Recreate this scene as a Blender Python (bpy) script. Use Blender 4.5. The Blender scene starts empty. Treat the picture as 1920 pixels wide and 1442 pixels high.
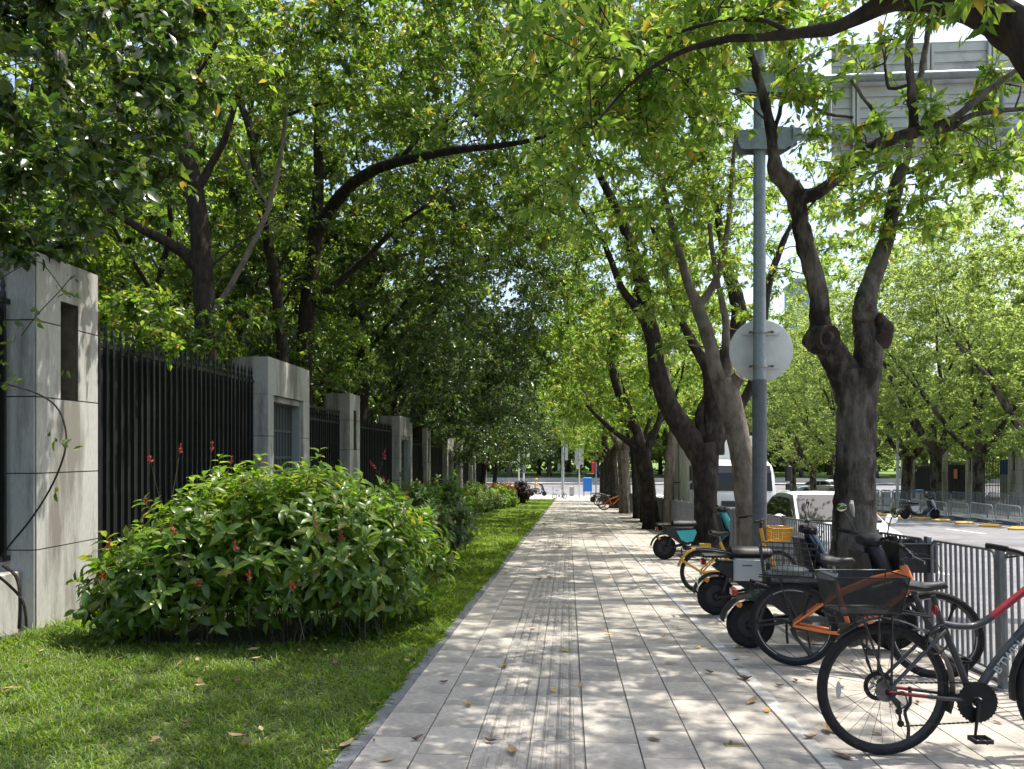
import bpy, math, random
import numpy as np
from mathutils import Vector, Matrix, Quaternion

# ------------------------------------------------------------------ camera, world, sun, exposure
sc = bpy.context.scene
COL = sc.collection
R = math.radians
YAW = math.atan(105/1430.0)            # the walker looks slightly to the side of the path's direction
CAM_H = 1.44
SLOPE = 0.0406                         # the street falls gently away from the camera
FLAT_Y = 71.0                          # where it levels out at the crossing

cam_data = bpy.data.cameras.new('camera')
cam = bpy.data.objects.new('camera', cam_data)
COL.objects.link(cam)
cam.location = (0, 0, CAM_H)
cam.rotation_euler = (R(90), 0, YAW)
cam_data.sensor_width = 36.0
cam_data.lens = 1430/1920*36.0
cam_data.shift_y = 128/1920
cam_data.clip_start = 0.05
cam_data.clip_end = 2000
sc.camera = cam

SUN = Vector((0.36, 0.16, 0.92)).normalized()
world = bpy.data.worlds.new('World'); sc.world = world
world.use_nodes = True
wn = world.node_tree.nodes; wl = world.node_tree.links
sky = wn.new('ShaderNodeTexSky'); sky.sky_type = 'NISHITA'; sky.sun_disc = False
sky.sun_elevation = math.asin(SUN.z); sky.sun_rotation = math.atan2(SUN.x, SUN.y)
sky.air_density = 1.0; sky.dust_density = 4.0; sky.ozone_density = 1.0
wl.new(sky.outputs[0], wn['Background'].inputs[0])
wn['Background'].inputs[1].default_value = 0.15

sun_data = bpy.data.lights.new('sun', 'SUN')
sun_data.energy = 3.5; sun_data.angle = R(0.53); sun_data.color = (1.0, 0.94, 0.84)
sun = bpy.data.objects.new('sun', sun_data); COL.objects.link(sun)
sun.rotation_euler = SUN.to_track_quat('Z', 'Y').to_euler()
sun.location = (20, 10, 40)

sc.view_settings.view_transform = 'Standard'
sc.view_settings.look = 'None'
sc.view_settings.gamma = 1.0
sc.view_settings.use_curve_mapping = False
sc.view_settings.exposure = 1.18
sc.cycles.max_bounces = 10
sc.cycles.diffuse_bounces = 6
sc.cycles.glossy_bounces = 3
sc.cycles.transmission_bounces = 6
sc.cycles.transparent_max_bounces = 8
sc.cycles.sample_clamp_indirect = 6
sc.cycles.use_denoising = True
sc.cycles.caustics_reflective = False
sc.cycles.caustics_refractive = False

# ------------------------------------------------------------------ coordinates
def gz(y):
    return -SLOPE*y if y < FLAT_Y else -SLOPE*FLAT_Y
_c, _s = math.cos(YAW), math.sin(YAW)
def at(px, py, d):
    """world point that stands d metres in front of the camera plane at photo pixel px, py"""
    l = (px-960)/1430*d
    return Vector((l*_c - d*_s, l*_s + d*_c, CAM_H + (849-py)/1430*d))
def onground(px, py):
    """point of the sloping ground under photo pixel px, py"""
    lo, hi = 0.5, 400.0
    for _ in range(60):
        m = (lo+hi)/2
        p = at(px, py, m)
        if p.z > gz(p.y): lo = m
        else: hi = m
    return at(px, py, lo)

# ------------------------------------------------------------------ mesh helpers
class MB:
    """collects shapes that become ONE mesh"""
    def __init__(s):
        s.v = []; s.f = []
    def _add(s, vs, fs):
        n = len(s.v); s.v.extend([tuple(x) for x in vs]); s.f.extend([tuple(i+n for i in f) for f in fs]); return s
    def box(s, x0, x1, y0, y1, z0, z1, m=None):
        vs = [(x0,y0,z0),(x1,y0,z0),(x1,y1,z0),(x0,y1,z0),(x0,y0,z1),(x1,y0,z1),(x1,y1,z1),(x0,y1,z1)]
        if m is not None: vs = [m @ Vector(v) for v in vs]
        return s._add(vs, [(3,2,1,0),(4,5,6,7),(0,1,5,4),(1,2,6,5),(2,3,7,6),(3,0,4,7)])
    def cbox(s, x0, x1, y0, y1, z0, z1, b, m=None):
        """box with chamfered top edges and vertical edges"""
        def ring(i, z): 
            return [(x0+i+b,y0+i,z),(x1-i-b,y0+i,z),(x1-i,y0+i+b,z),(x1-i,y1-i-b,z),(x1-i-b,y1-i,z),(x0+i+b,y1-i,z),(x0+i,y1-i-b,z),(x0+i,y0+i+b,z)]
        vs = ring(0,z0)+ring(0,z1-b)+ring(b,z1)
        if m is not None: vs = [m @ Vector(v) for v in vs]
        fs = [tuple(range(7,-1,-1)), tuple(range(16,24))]
        for k in (0,8):
            for i in range(8):
                j = (i+1)%8; fs.append((k+i,k+j,k+8+j,k+8+i))
        return s._add(vs, fs)
    def tube(s, pts, rad, n=8, cap=True, sq=None):
        pts = [Vector(p) for p in pts]
        if not hasattr(rad, '__len__'): rad = [rad]*len(pts)
        ref = None; rings = []
        for i, p in enumerate(pts):
            if i == 0: t = pts[1]-p
            elif i == len(pts)-1: t = p-pts[i-1]
            else: t = (pts[i+1]-pts[i]).normalized() + (p-pts[i-1]).normalized()
            if t.length < 1e-9: t = Vector((0,0,1))
            t.normalize()
            if ref is None:
                ref = t.orthogonal().normalized() if abs(t.z) > 0.95 else t.cross(Vector((0,0,1))).normalized()
            else:
                ref = (ref - t*ref.dot(t))
                ref = ref.normalized() if ref.length > 1e-6 else t.orthogonal().normalized()
            bi = t.cross(ref)
            ring = []
            for k in range(n):
                a = 2*math.pi*k/n
                ca, sa = math.cos(a), math.sin(a)
                if sq: ca *= sq[0]; sa *= sq[1]
                ring.append(p + ref*(ca*rad[i]) + bi*(sa*rad[i]))
            rings.append(ring)
        vs = [v for r in rings for v in r]; fs = []
        for i in range(len(rings)-1):
            for k in range(n):
                j = (k+1)%n
                fs.append((i*n+k, i*n+j, (i+1)*n+j, (i+1)*n+k))
        if cap:
            fs.append(tuple(range(n-1,-1,-1))); fs.append(tuple((len(rings)-1)*n+k for k in range(n)))
        return s._add(vs, fs)
    def bar(s, a, b, w, h=None):
        """square bar from a to b"""
        h = h or w
        return s.tube([a, b], 1.0, 4, True, (w/1.41421, h/1.41421)) if False else s._bar(Vector(a), Vector(b), w, h)
    def _bar(s, a, b, w, h):
        t = (b-a).normalized()
        u = t.cross(Vector((0,0,1)))
        u = u.normalized() if u.length > 1e-4 else Vector((1,0,0))
        v = u.cross(t)
        vs = []
        for p in (a, b):
            for (i, j) in ((-1,-1),(1,-1),(1,1),(-1,1)):
                vs.append(p + u*(i*w/2) + v*(j*h/2))
        return s._add(vs, [(3,2,1,0),(4,5,6,7),(0,1,5,4),(1,2,6,5),(2,3,7,6),(3,0,4,7)])
    def lathe(s, prof, n=24, o=(0,0,0), axis='y', closed=False):
        """profile of (radius, height along the axis); axis through o"""
        vs = []
        for (r, h) in prof:
            for k in range(n):
                a = 2*math.pi*k/n
                c, d = r*math.cos(a), r*math.sin(a)
                p = {'y': (c, h, d), 'z': (c, d, h), 'x': (h, c, d)}[axis]
                vs.append((p[0]+o[0], p[1]+o[1], p[2]+o[2]))
        fs = []
        m = len(prof)
        for i in range(m if closed else m-1):
            i2 = (i+1)%m
            for k in range(n):
                j = (k+1)%n
                fs.append((i*n+k, i*n+j, i2*n+j, i2*n+k))
        if not closed:
            if prof[0][0] > 1e-6: fs.append(tuple(range(n)))
            if prof[-1][0] > 1e-6: fs.append(tuple((m-1)*n+k for k in range(n)))
        return s._add(vs, fs)
    def prism(s, poly, y0, y1, m=None):
        """poly of (x, z) points pushed from y0 to y1"""
        n = len(poly)
        vs = [(x,y0,z) for x,z in poly]+[(x,y1,z) for x,z in poly]
        if m is not None: vs = [m @ Vector(v) for v in vs]
        return s._add(vs, [tuple(range(n)), tuple(range(2*n-1,n-1,-1))]+[(i,n+i,n+(i+1)%n,(i+1)%n) for i in range(n)])
    def ball(s, c, r, n=10, m=7, sc_=(1,1,1)):
        prof = []
        vs = []
        for i in range(m+1):
            a = math.pi*i/m
            for k in range(n):
                b = 2*math.pi*k/n
                vs.append((c[0]+r*sc_[0]*math.sin(a)*math.cos(b), c[1]+r*sc_[1]*math.sin(a)*math.sin(b), c[2]+r*sc_[2]*math.cos(a)))
        fs = []
        for i in range(m):
            for k in range(n):
                j = (k+1)%n
                fs.append((i*n+k,(i+1)*n+k,(i+1)*n+j,i*n+j))
        return s._add(vs, fs)
    def loft(s, rings, cap=True):
        n = len(rings[0]); vs = [v for r in rings for v in r]; fs = []
        for i in range(len(rings)-1):
            for k in range(n):
                j = (k+1)%n
                fs.append((i*n+k, i*n+j, (i+1)*n+j, (i+1)*n+k))
        if cap:
            fs.append(tuple(range(n-1,-1,-1))); fs.append(tuple((len(rings)-1)*n+k for k in range(n)))
        return s._add(vs, fs)
    def mesh(s, name, mat, smooth=False):
        me = bpy.data.meshes.new(name)
        me.from_pydata([tuple(v) for v in s.v], [], s.f)
        me.validate(); 
        if mat: me.materials.append(mat)
        if smooth:
            me.polygons.foreach_set('use_smooth', [True]*len(me.polygons))
            try: me.set_sharp_from_angle(angle=R(38))
            except Exception: pass
        me.update()
        return me
    def obj(s, name, mat, parent=None, smooth=False, loc=None):
        o = bpy.data.objects.new(name, s.mesh(name, mat, smooth)); COL.objects.link(o)
        if parent is not None: o.parent = parent
        if loc is not None: o.location = loc
        return o

def np_mesh(name, V, T, mat, smooth=False, Q=None):
    """V (n,3) points, T (m,3) triangles, Q (k,4) quads"""
    me = bpy.data.meshes.new(name)
    me.vertices.add(len(V)); me.vertices.foreach_set('co', np.asarray(V, np.float32).ravel())
    nt = 0 if T is None else len(T); nq = 0 if Q is None else len(Q)
    idx = []
    if nt: idx.append(np.asarray(T, np.int32).ravel())
    if nq: idx.append(np.asarray(Q, np.int32).ravel())
    idx = np.concatenate(idx)
    me.loops.add(len(idx)); me.loops.foreach_set('vertex_index', idx)
    me.polygons.add(nt+nq)
    st = np.concatenate([np.arange(nt)*3, nt*3+np.arange(nq)*4]).astype(np.int32)
    me.polygons.foreach_set('loop_start', st)
    if smooth: me.polygons.foreach_set('use_smooth', np.ones(nt+nq, bool))
    me.update(calc_edges=True)
    if mat: me.materials.append(mat)
    return me
def link(name, data, parent=None, loc=None):
    o = bpy.data.objects.new(name, data); COL.objects.link(o)
    if parent is not None: o.parent = parent
    if loc is not None: o.location = loc
    return o
def tag(o, label=None, cat=None, group=None, kind=None):
    if label: o['label'] = label
    if cat: o['category'] = cat
    if group: o['group'] = group
    if kind: o['kind'] = kind
    return o
def thing(name, label, cat, loc=(0,0,0), rz=0.0, group=None):
    o = bpy.data.objects.new(name, None); COL.objects.link(o)
    o.empty_display_size = 0.1
    o.location = loc; o.rotation_euler = (0,0,rz)
    return tag(o, label, cat, group)
def copy_tree(o, parent=None):
    c = o.copy(); COL.objects.link(c); c.parent = parent
    for ch in list(o.children): copy_tree(ch, c)
    return c

# ------------------------------------------------------------------ materials
def nt_new(name):
    m = bpy.data.materials.new(name); m.use_nodes = True
    return m, m.node_tree.nodes, m.node_tree.links, m.node_tree.nodes['Principled BSDF']
def mat(name, c1, c2=None, scale=8.0, rough=0.6, metal=0.0, bump=0.0, bscale=40.0, spec=0.5, coat=0.0, c3=None, s3=1.2, t3=0.56, rvar=0.0, stretch=None, perobj=0.0, detail=5.0):
    m, N, L, P = nt_new(name)
    P.inputs['Roughness'].default_value = rough; P.inputs['Metallic'].default_value = metal
    P.inputs['Specular IOR Level'].default_value = spec; P.inputs['Coat Weight'].default_value = coat
    P.inputs['Coat Roughness'].default_value = 0.08
    c1 = tuple(c1)+(1,)
    P.inputs['Base Color'].default_value = c1
    tc = N.new('ShaderNodeTexCoord'); src = tc.outputs['Object']
    if stretch:
        mp = N.new('ShaderNodeMapping'); mp.inputs['Scale'].default_value = stretch
        L.new(src, mp.inputs[0]); src = mp.outputs[0]
    col = None
    if c2 is not None:
        nz = N.new('ShaderNodeTexNoise'); nz.inputs['Scale'].default_value = scale; nz.inputs['Detail'].default_value = detail
        L.new(src, nz.inputs['Vector'])
        rp = N.new('ShaderNodeValToRGB'); rp.color_ramp.elements[0].position = 0.36; rp.color_ramp.elements[1].position = 0.64
        rp.color_ramp.elements[0].color = c1; rp.color_ramp.elements[1].color = tuple(c2)+(1,)
        L.new(nz.outputs[0], rp.inputs[0]); col = rp.outputs[0]
        if rvar:
            mr = N.new('ShaderNodeMapRange'); mr.inputs[3].default_value = rough-rvar; mr.inputs[4].default_value = rough+rvar
            L.new(nz.outputs[0], mr.inputs[0]); L.new(mr.outputs[0], P.inputs['Roughness'])
        if c3 is not None:
            n3 = N.new('ShaderNodeTexNoise'); n3.inputs['Scale'].default_value = s3; n3.inputs['Detail'].default_value = 7
            n3.inputs['Roughness'].default_value = 0.65
            L.new(src, n3.inputs['Vector'])
            r3 = N.new('ShaderNodeValToRGB'); r3.color_ramp.elements[0].position = t3-0.06; r3.color_ramp.elements[1].position = t3+0.08
            L.new(n3.outputs[0], r3.inputs[0])
            mx = N.new('ShaderNodeMix'); mx.data_type = 'RGBA'
            L.new(r3.outputs[0], mx.inputs[0]); L.new(col, mx.inputs[6]); mx.inputs[7].default_value = tuple(c3)+(1,)
            col = mx.outputs[2]
        if perobj:
            oi = N.new('ShaderNodeObjectInfo'); mr = N.new('ShaderNodeMapRange')
            mr.inputs[3].default_value = 1-perobj; mr.inputs[4].default_value = 1+perobj
            L.new(oi.outputs['Random'], mr.inputs[0])
            hs = N.new('ShaderNodeHueSaturation'); L.new(mr.outputs[0], hs.inputs['Value']); L.new(col, hs.inputs['Color']); col = hs.outputs[0]
        L.new(col, P.inputs['Base Color'])
    if bump:
        nb = N.new('ShaderNodeTexNoise'); nb.inputs['Scale'].default_value = bscale; nb.inputs['Detail'].default_value = 6
        L.new(src, nb.inputs['Vector'])
        b = N.new('ShaderNodeBump'); b.inputs['Strength'].default_value = bump; b.inputs['Distance'].default_value = 0.02
        L.new(nb.outputs[0], b.inputs['Height']); L.new(b.outputs[0], P.inputs['Normal'])
    return m

def leaf_mat(name, cols, trans, tmix=0.42, rough=0.42, spec=0.45):
    """leaf with light passing through; colour differs leaf by leaf"""
    m, N, L, P = nt_new(name)
    ge = N.new('ShaderNodeNewGeometry')
    rp = N.new('ShaderNodeValToRGB'); el = rp.color_ramp.elements
    while len(el) < len(cols): el.new(0.5)
    for i, (p, c) in enumerate(cols):
        el[i].position = p; el[i].color = tuple(c)+(1,)
    L.new(ge.outputs['Random Per Island'], rp.inputs[0])
    rt = N.new('ShaderNodeValToRGB'); el = rt.color_ramp.elements
    while len(el) < len(trans): el.new(0.5)
    for i, (p, c) in enumerate(trans):
        el[i].position = p; el[i].color = tuple(c)+(1,)
    L.new(ge.outputs['Random Per Island'], rt.inputs[0])
    L.new(rp.outputs[0], P.inputs['Base Color'])
    P.inputs['Roughness'].default_value = rough; P.inputs['Specular IOR Level'].default_value = spec
    tr = N.new('ShaderNodeBsdfTranslucent'); L.new(rt.outputs[0], tr.inputs[0])
    mx = N.new('ShaderNodeMixShader'); mx.inputs[0].default_value = tmix
    L.new(P.outputs[0], mx.inputs[1]); L.new(tr.outputs[0], mx.inputs[2])
    L.new(mx.outputs[0], N['Material Output'].inputs[0])
    return m
# ------------------------------------------------------------------ ground, paving, kerb, road
M = {}
M['paver'] = mat('paver_stone', (.42,.39,.345), (.335,.31,.275), 26, .82, bump=.2, bscale=160, c3=(.255,.238,.212), s3=1.5, t3=.56, perobj=.09, spec=.3)
M['joint'] = mat('paving_joint', (.05,.046,.04), (.085,.078,.068), 20, .95)
M['kerb'] = mat('kerb_stone', (.115,.122,.132), (.16,.167,.175), 12, .8, bump=.15, bscale=120, c3=(.08,.076,.065), s3=2.5, t3=.6, perobj=.1)
M['paint'] = mat('worn_white_paint', (.56,.565,.56), (.44,.44,.425), 9, .7, c3=(.37,.355,.325), s3=5, t3=.47)
M['paintroad'] = mat('road_paint', (.72,.72,.70), (.55,.55,.54), 5, .7, c3=(.25,.25,.25), s3=3, t3=.6)
M['asphalt'] = mat('asphalt', (.155,.155,.165), (.205,.205,.215), 3, .9, bump=.3, bscale=90, c3=(.11,.11,.115), s3=.35, t3=.56, spec=.25)
M['soil'] = mat('soil', (.055,.045,.032), (.085,.066,.045), 6, 1.0, bump=.5, bscale=30)
M['lawnbase'] = mat('lawn_base', (.035,.055,.016), (.06,.075,.025), 9, 1.0, bump=.5, bscale=60)
M['parklawn'] = mat('park_lawn', (.10,.17,.03), (.14,.21,.045), .6, 1.0, bump=.4, bscale=20, c3=(.06,.10,.02), s3=.12, t3=.55)
M['concrete'] = mat('concrete', (.40,.39,.37), (.33,.32,.30), 3, .9, bump=.1, bscale=60)

SR = -math.atan(SLOPE)
def sheet(name, x0, x1, y0, y1, dz, material, nx=1, ny=1, kind='structure'):
    xs = np.linspace(x0, x1, nx+1)
    ys = sorted(set(list(np.linspace(y0, y1, ny+1)) + ([FLAT_Y] if y0 < FLAT_Y < y1 else [])))
    V = [(x, y, gz(y)+dz) for y in ys for x in xs]
    n = nx+1
    F = [(j*n+i, j*n+i+1, (j+1)*n+i+1, (j+1)*n+i) for j in range(len(ys)-1) for i in range(nx)]
    b = MB(); b._add(V, F)
    return tag(b.obj(name, material), kind=kind)
sheet('ground', -400, 500, -30, 900, -.20, M['soil'], 1, 8)
sheet('lawn', -5.3, -1.214, -4, 71, -.012, M['lawnbase'], 2, 20)
sheet('garden_ground', -60, -5.3, -10, 71, -.03, M['soil'], 2, 8)
sheet('road', 3.38, 17.6, -12, 74, -.15, M['asphalt'], 2, 12)
sheet('crossing_road', -120, 160, 78.5, 108, -.146, M['asphalt'], 4, 1)
sheet('crossing_pavement', -60, 3.38, 71.05, 78.3, -.004, M['concrete'], 2, 1)
sheet('crossing_apron', 3.38, 17.6, 74, 78.5, -.148, M['asphalt'], 1, 1)
sheet('opposite_pavement', 17.75, 24.6, -12, 74, 0, M['concrete'], 2, 10)
sheet('opposite_garden', 24.6, 90, -12, 74, -.02, M['soil'], 2, 6)
sheet('park_lawn', -200, 300, 113, 420, .55, M['parklawn'], 6, 6)
sheet('park_pavement', -150, 220, 108.3, 113, .0, M['concrete'], 4, 1)
b = MB().box(-150, 220, 112.9, 113.25, -SLOPE*FLAT_Y-.1, -SLOPE*FLAT_Y+.6); tag(b.obj('park_edge_wall', M['concrete']), 'low pale wall along the park edge beyond the crossing', 'wall')

# paving: a dark bed with every paver laid on it
pave_bed = sheet('pavement', -1.107, 3.2, -4, 71, -.035, M['joint'], 2, 20)
PX = [-1.107+.3*k for k in range(15)]          # column edges
PX = [x for x in PX if x < 3.2]
TW, TL, G = .30, .45, .0036
XS0 = -1.110
def tile_mesh(name, w, l, mb=None, h=.034):
    b = mb or MB()
    b.cbox(-w/2+G, w/2-G, -l/2+.0016, l/2-.0016, -h, 0, .0018)
    return b.mesh(name, M['paver'])
tile_me = tile_mesh('paver', TW, TL)
tb = MB()
tile_me_tact = None
def tact():
    b = MB()
    b.cbox(-TW/2+G, TW/2-G, -TL/2+.0016, TL/2-.0016, -.034, 0, .0018)
    for r in range(2):
        yc = -TL/4 + r*TL/2
        for c in range(4):
            xc = -TW/2 + .0375 + c*.075
            b.cbox(xc-.020, xc+.020, yc-.088, yc+.088, -.002, .0045, .004)
    for c in range(4):
        xr = -TW/2 + .075*c
        for q in (.004, .0705):
            b.cbox(xr+q-.003, xr+q+.003, -TL/2+.006, TL/2-.006, -.002, .0030, .0022)
    return b.mesh('tactile_paver', M['paver'])
tile_me_tact = tact()
pits = []                                      # tree pits, filled later: (x0,x1,y0,y1)
TREES_R = [(2.85,2.6),(2.8,7.73),(2.75,11.83),(2.8,15.99),(2.7,24.92),(3.0,23.04),(2.9,29.37),(2.95,32.59),(2.88,38.2),(2.85,46.0),(2.85,55.0),(2.85,64.0)]
for i,(x,y) in enumerate(TREES_R):
    if i in (5,): continue
    pits.append((2.094, 3.2, y-.68, y+.66))
def in_pit(x, y):
    return any(a-.02 < x < b and c-.1 < y < d+.1 for a,b,c,d in pits)
rng = random.Random(5)
tiles = []
NC = 14
for c in range(NC):
    x = XS0 + TW*(c+.5)
    if x + TW/2 > 3.2: continue
    off = {0:.0,1:.19,2:.0,3:.0,4:.0,5:.23,6:.0,7:.21,8:.0,9:.25}.get(c, rng.random()*.4)
    y = -3.6+off
    while y < 70.6:
        tiles.append((c, x, y)); y += TL
near = []; far_plain = []
for (c, x, y) in tiles:
    if in_pit(x, y): continue
    if y < 3.3 or y > 44: far_plain.append((c,x,y)); continue
    near.append((c,x,y))
near.sort(key=lambda t: t[2])
def place(me, c, x, y):
    o = bpy.data.objects.new('tactile_paver' if c in (2,3) else 'paver', me); COL.objects.link(o)
    o.parent = pave_bed
    o.location = (x, y, gz(y)+rng.uniform(-.0016,.0016))
    o.rotation_euler = (SR+rng.uniform(-.0012,.0012), rng.uniform(-.002,.002), rng.uniform(-.0015,.0015))
    return o
cnt = [0,0]; rest = []
for (c,x,y) in near:
    k = 1 if c in (2,3) else 0
    if cnt[k] < (250 if k == 0 else 110): cnt[k] += 1; place(tile_me_tact if k else tile_me, c, x, y)
    else: rest.append((c,x,y))
def joined(name, lst, me):
    V0 = np.array([v.co[:] for v in me.vertices]); F0 = [tuple(p.vertices) for p in me.polygons]
    b = MB()
    for (c,x,y) in lst:
        z = gz(y); j = rng.uniform(-.001,.001)
        b._add([(v[0]+x, v[1]+y, v[2]+z+j-SLOPE*v[1]) for v in V0], F0)
    return b
b = joined('paver_field', [t for t in rest+far_plain if t[0] not in (2,3) or t[2] > 30 or t[2] < 3.3], tile_me)
tag(b.obj('paver_field', M['paver'], pave_bed), kind='stuff')
b = joined('tactile_field', [t for t in rest if t[0] in (2,3) and t[2] <= 30], tile_me_tact)
tag(b.obj('tactile_field', M['paver'], pave_bed), kind='stuff')
# painted parking line along the paving, worn
b = MB()
for x0, x1 in ((1.298, 1.385),):
    b._add([(x0,-3,gz(-3)+.0042),(x1,-3,gz(-3)+.0042),(x1,70,gz(70)+.0042),(x0,70,gz(70)+.0042)], [(0,1,2,3)])
b.obj('parking_line', M['paint'], pave_bed)
# cross lines of the parking bays
b = MB()
for y in (6.95, 19.5):
    b._add([(1.385,y,gz(y)+.0044),(2.08,y+.02,gz(y)+.0044),(2.08,y+.10,gz(y+.08)+.0044),(1.385,y+.08,gz(y+.08)+.0044)], [(0,1,2,3)])
b.obj('bay_line', M['paint'], pave_bed)
# tree pits: earth under a rim of grey stone
for i,(x0,x1,y0,y1) in enumerate(pits):
    yc = (y0+y1)/2
    b = MB()
    z = gz(yc)
    Mx = Matrix.Translation((0,yc,z)) @ Matrix.Rotation(SR,4,'X')
    b.box(x0+.055,x1-.004,y0-yc+.055,y1-yc-.055,-.06,-.016,Mx)
    pit = b.obj('tree_pit', M['soil']); tag(pit, kind='structure')
    b = MB()
    b.box(x0,x1,y0-yc,y0-yc+.05,-.06,.003,Mx); b.box(x0,x1,y1-yc-.05,y1-yc,-.06,.003,Mx); b.box(x0,x0+.05,y0-yc+.052,y1-yc-.052,-.06,.003,Mx)
    b.obj('pit_rim', M['kerb'], pit)
# metal access cover plate and a grey drain frame at the bottom of the picture
b = MB(); p = onground(1377,1397); Mx = Matrix.Translation((p.x,p.y,gz(p.y))) @ Matrix.Rotation(SR,4,'X')
b.cbox(-.053,.053,-.028,.028,.0005,.0045,.002,Mx); M['brass'] = mat('brass_plate', (.32,.27,.15), (.24,.20,.12), 30, .45, .7)
tag(b.obj('survey_plate', M['brass']), 'small dull brass plate set into the paving', 'plate')
kf = thing('drain_frame', 'grey stone drain frame round a black grate at the path edge', 'drain', (2.25, 3.62, gz(3.62)))
kf.rotation_euler = (SR,0,0)
MB().box(-.62,.9,.19,.3,-.03,.006).obj('frame', M['kerb'], kf)
b = MB().box(-.62,-.5,-.3,.188,-.03,.006); b.obj('frame', M['kerb'], kf)
M['iron'] = mat('cast_iron', (.02,.02,.021), (.035,.034,.033), 20, .6, .5)
b = MB()
for k in range(28): b.box(-.49+k*.05,-.455+k*.05,-.3,.188,-.03,.004)
b.obj('grate', M['iron'], kf)

# kerb of the lawn
kerb = tag(MB().box(-1.212,-1.112,-4,-3.9,-.1,0).obj('lawn_kerb', M['kerb']), kind='structure')
y = -3.9; kerb_me = MB().cbox(-.05,.05,0,.795,-.13,0,.008).mesh('kerb_stone', M['kerb'])
while y < 70:
    o = link('kerb_stone', kerb_me, kerb, (-1.162, y, gz(y)+.004+rng.uniform(-.003,.003))); o.rotation_euler = (SR, 0, rng.uniform(-.003,.003))
    y += .80
# kerb of the road
rk = tag(MB().box(3.2,3.38,-12,-11.95,-.2,0).obj('road_kerb', M['kerb']), kind='structure')
rk_me = MB().cbox(-.088,.088,0,.99,-.26,0,.012).mesh('kerb_stone', M['kerb'])
y = -3
while y < 73:
    o = link('kerb_stone', rk_me, rk, (3.29, y, gz(y)+.004)); o.rotation_euler = (SR if y < 70.5 else 0,0,0); y += 1.0
rk2 = tag(MB().box(17.6,17.75,-12,-11.95,-.2,0).obj('opposite_kerb', M['kerb']), kind='structure')
b = MB()
b._add([(17.6,-12,gz(-12)-.2),(17.6,74,gz(74)-.2),(17.6,74,gz(74)+.004),(17.6,71,gz(71)+.004),(17.6,-12,gz(-12)+.004),(17.76,-12,gz(-12)+.004),(17.76,71,gz(71)+.004),(17.76,74,gz(74)+.004)],[(0,1,2,3,4),(4,3,7,6,5)])
b.obj('kerb_line', M['kerb'], rk2)
# lane markings
lm = MB()
for x, dash in ((6.7,True),(13.6,True),(10.15,False),(16.6,False)):
    if dash:
        y = 2
        while y < 68:
            lm._add([(x-.07,y,gz(y)-.146),(x+.07,y,gz(y)-.146),(x+.07,y+2.6,gz(y+2.6)-.146),(x-.07,y+2.6,gz(y+2.6)-.146)],[(0,1,2,3)]); y += 6
    else:
        lm._add([(x-.07,-5,gz(-5)-.146),(x+.07,-5,gz(-5)-.146),(x+.07,69,gz(69)-.146),(x-.07,69,gz(69)-.146)],[(0,1,2,3)])
tag(lm.obj('lane_marking', M['paintroad']), kind='structure')
b = MB()
for k in range(22):
    x = 4.2+k*.6
    b._add([(x,79.3,gz(80)-.142),(x+.35,79.3,gz(80)-.142),(x+.35,83,gz(80)-.142),(x,83,gz(80)-.142)],[(0,1,2,3)])
for k in range(18):
    x = -12+k*.7
    b._add([(x,79.5,gz(80)-.142),(x+.4,79.5,gz(80)-.142),(x+.4,106,gz(80)-.142),(x,106,gz(80)-.142)],[(0,1,2,3)]) if k in (5,6,7,8,9) else None
tag(b.obj('crossing_marking', M['paintroad']), kind='structure')
# ------------------------------------------------------------------ compound fence: stone pillars, gate portals, railings
M['granite'] = mat('pillar_granite', (.47,.465,.44), (.38,.378,.36), 46, .75, bump=.18, bscale=140, c3=(.20,.188,.165), s3=1.7, t3=.53, stretch=(1.5,1.5,.22), spec=.3, perobj=.06)
M['granitejoint'] = mat('pillar_joint', (.03,.03,.03), rough=.9)
M['black'] = mat('black_metal', (.010,.011,.011), (.018,.019,.019), 10, .42, .0, spec=.5)
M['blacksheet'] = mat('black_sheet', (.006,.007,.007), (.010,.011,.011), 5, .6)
M['niche'] = mat('niche_lining', (.10,.085,.065), (.15,.13,.10), 12, .9)
M['palestrip'] = mat('yellowed_lamp_strip', (.55,.50,.30), rough=.5)
M['greymetal'] = mat('grey_steel', (.17,.18,.185), (.22,.23,.235), 15, .45, .35, spec=.5)
M['galv'] = mat('galvanised_steel', (.20,.245,.26), (.27,.31,.325), 40, .5, .3, c3=(.16,.19,.20), s3=3, t3=.6)
M['whitegate'] = mat('grey_gate_paint', (.075,.085,.085), rough=.5)

def fx(y): return -5.225 - .0235*(y-7.14)          # path-side face line of the pillars
FA = math.atan(.0235)                             # the fence opens slightly away from the path
PH = 3.71

def slabs(root, x0, x1, y0, y1, z0, zs, holes=None, name='slab', mat_='granite'):
    """courses of stone slabs round a core; zs the joint heights"""
    for i in range(len(zs)-1):
        b = MB(); b.cbox(x0, x1, y0, y1, zs[i]+(.0 if i == 0 else .006), zs[i+1]-.006, .006)
        b.obj(name, M[mat_], root)

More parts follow.
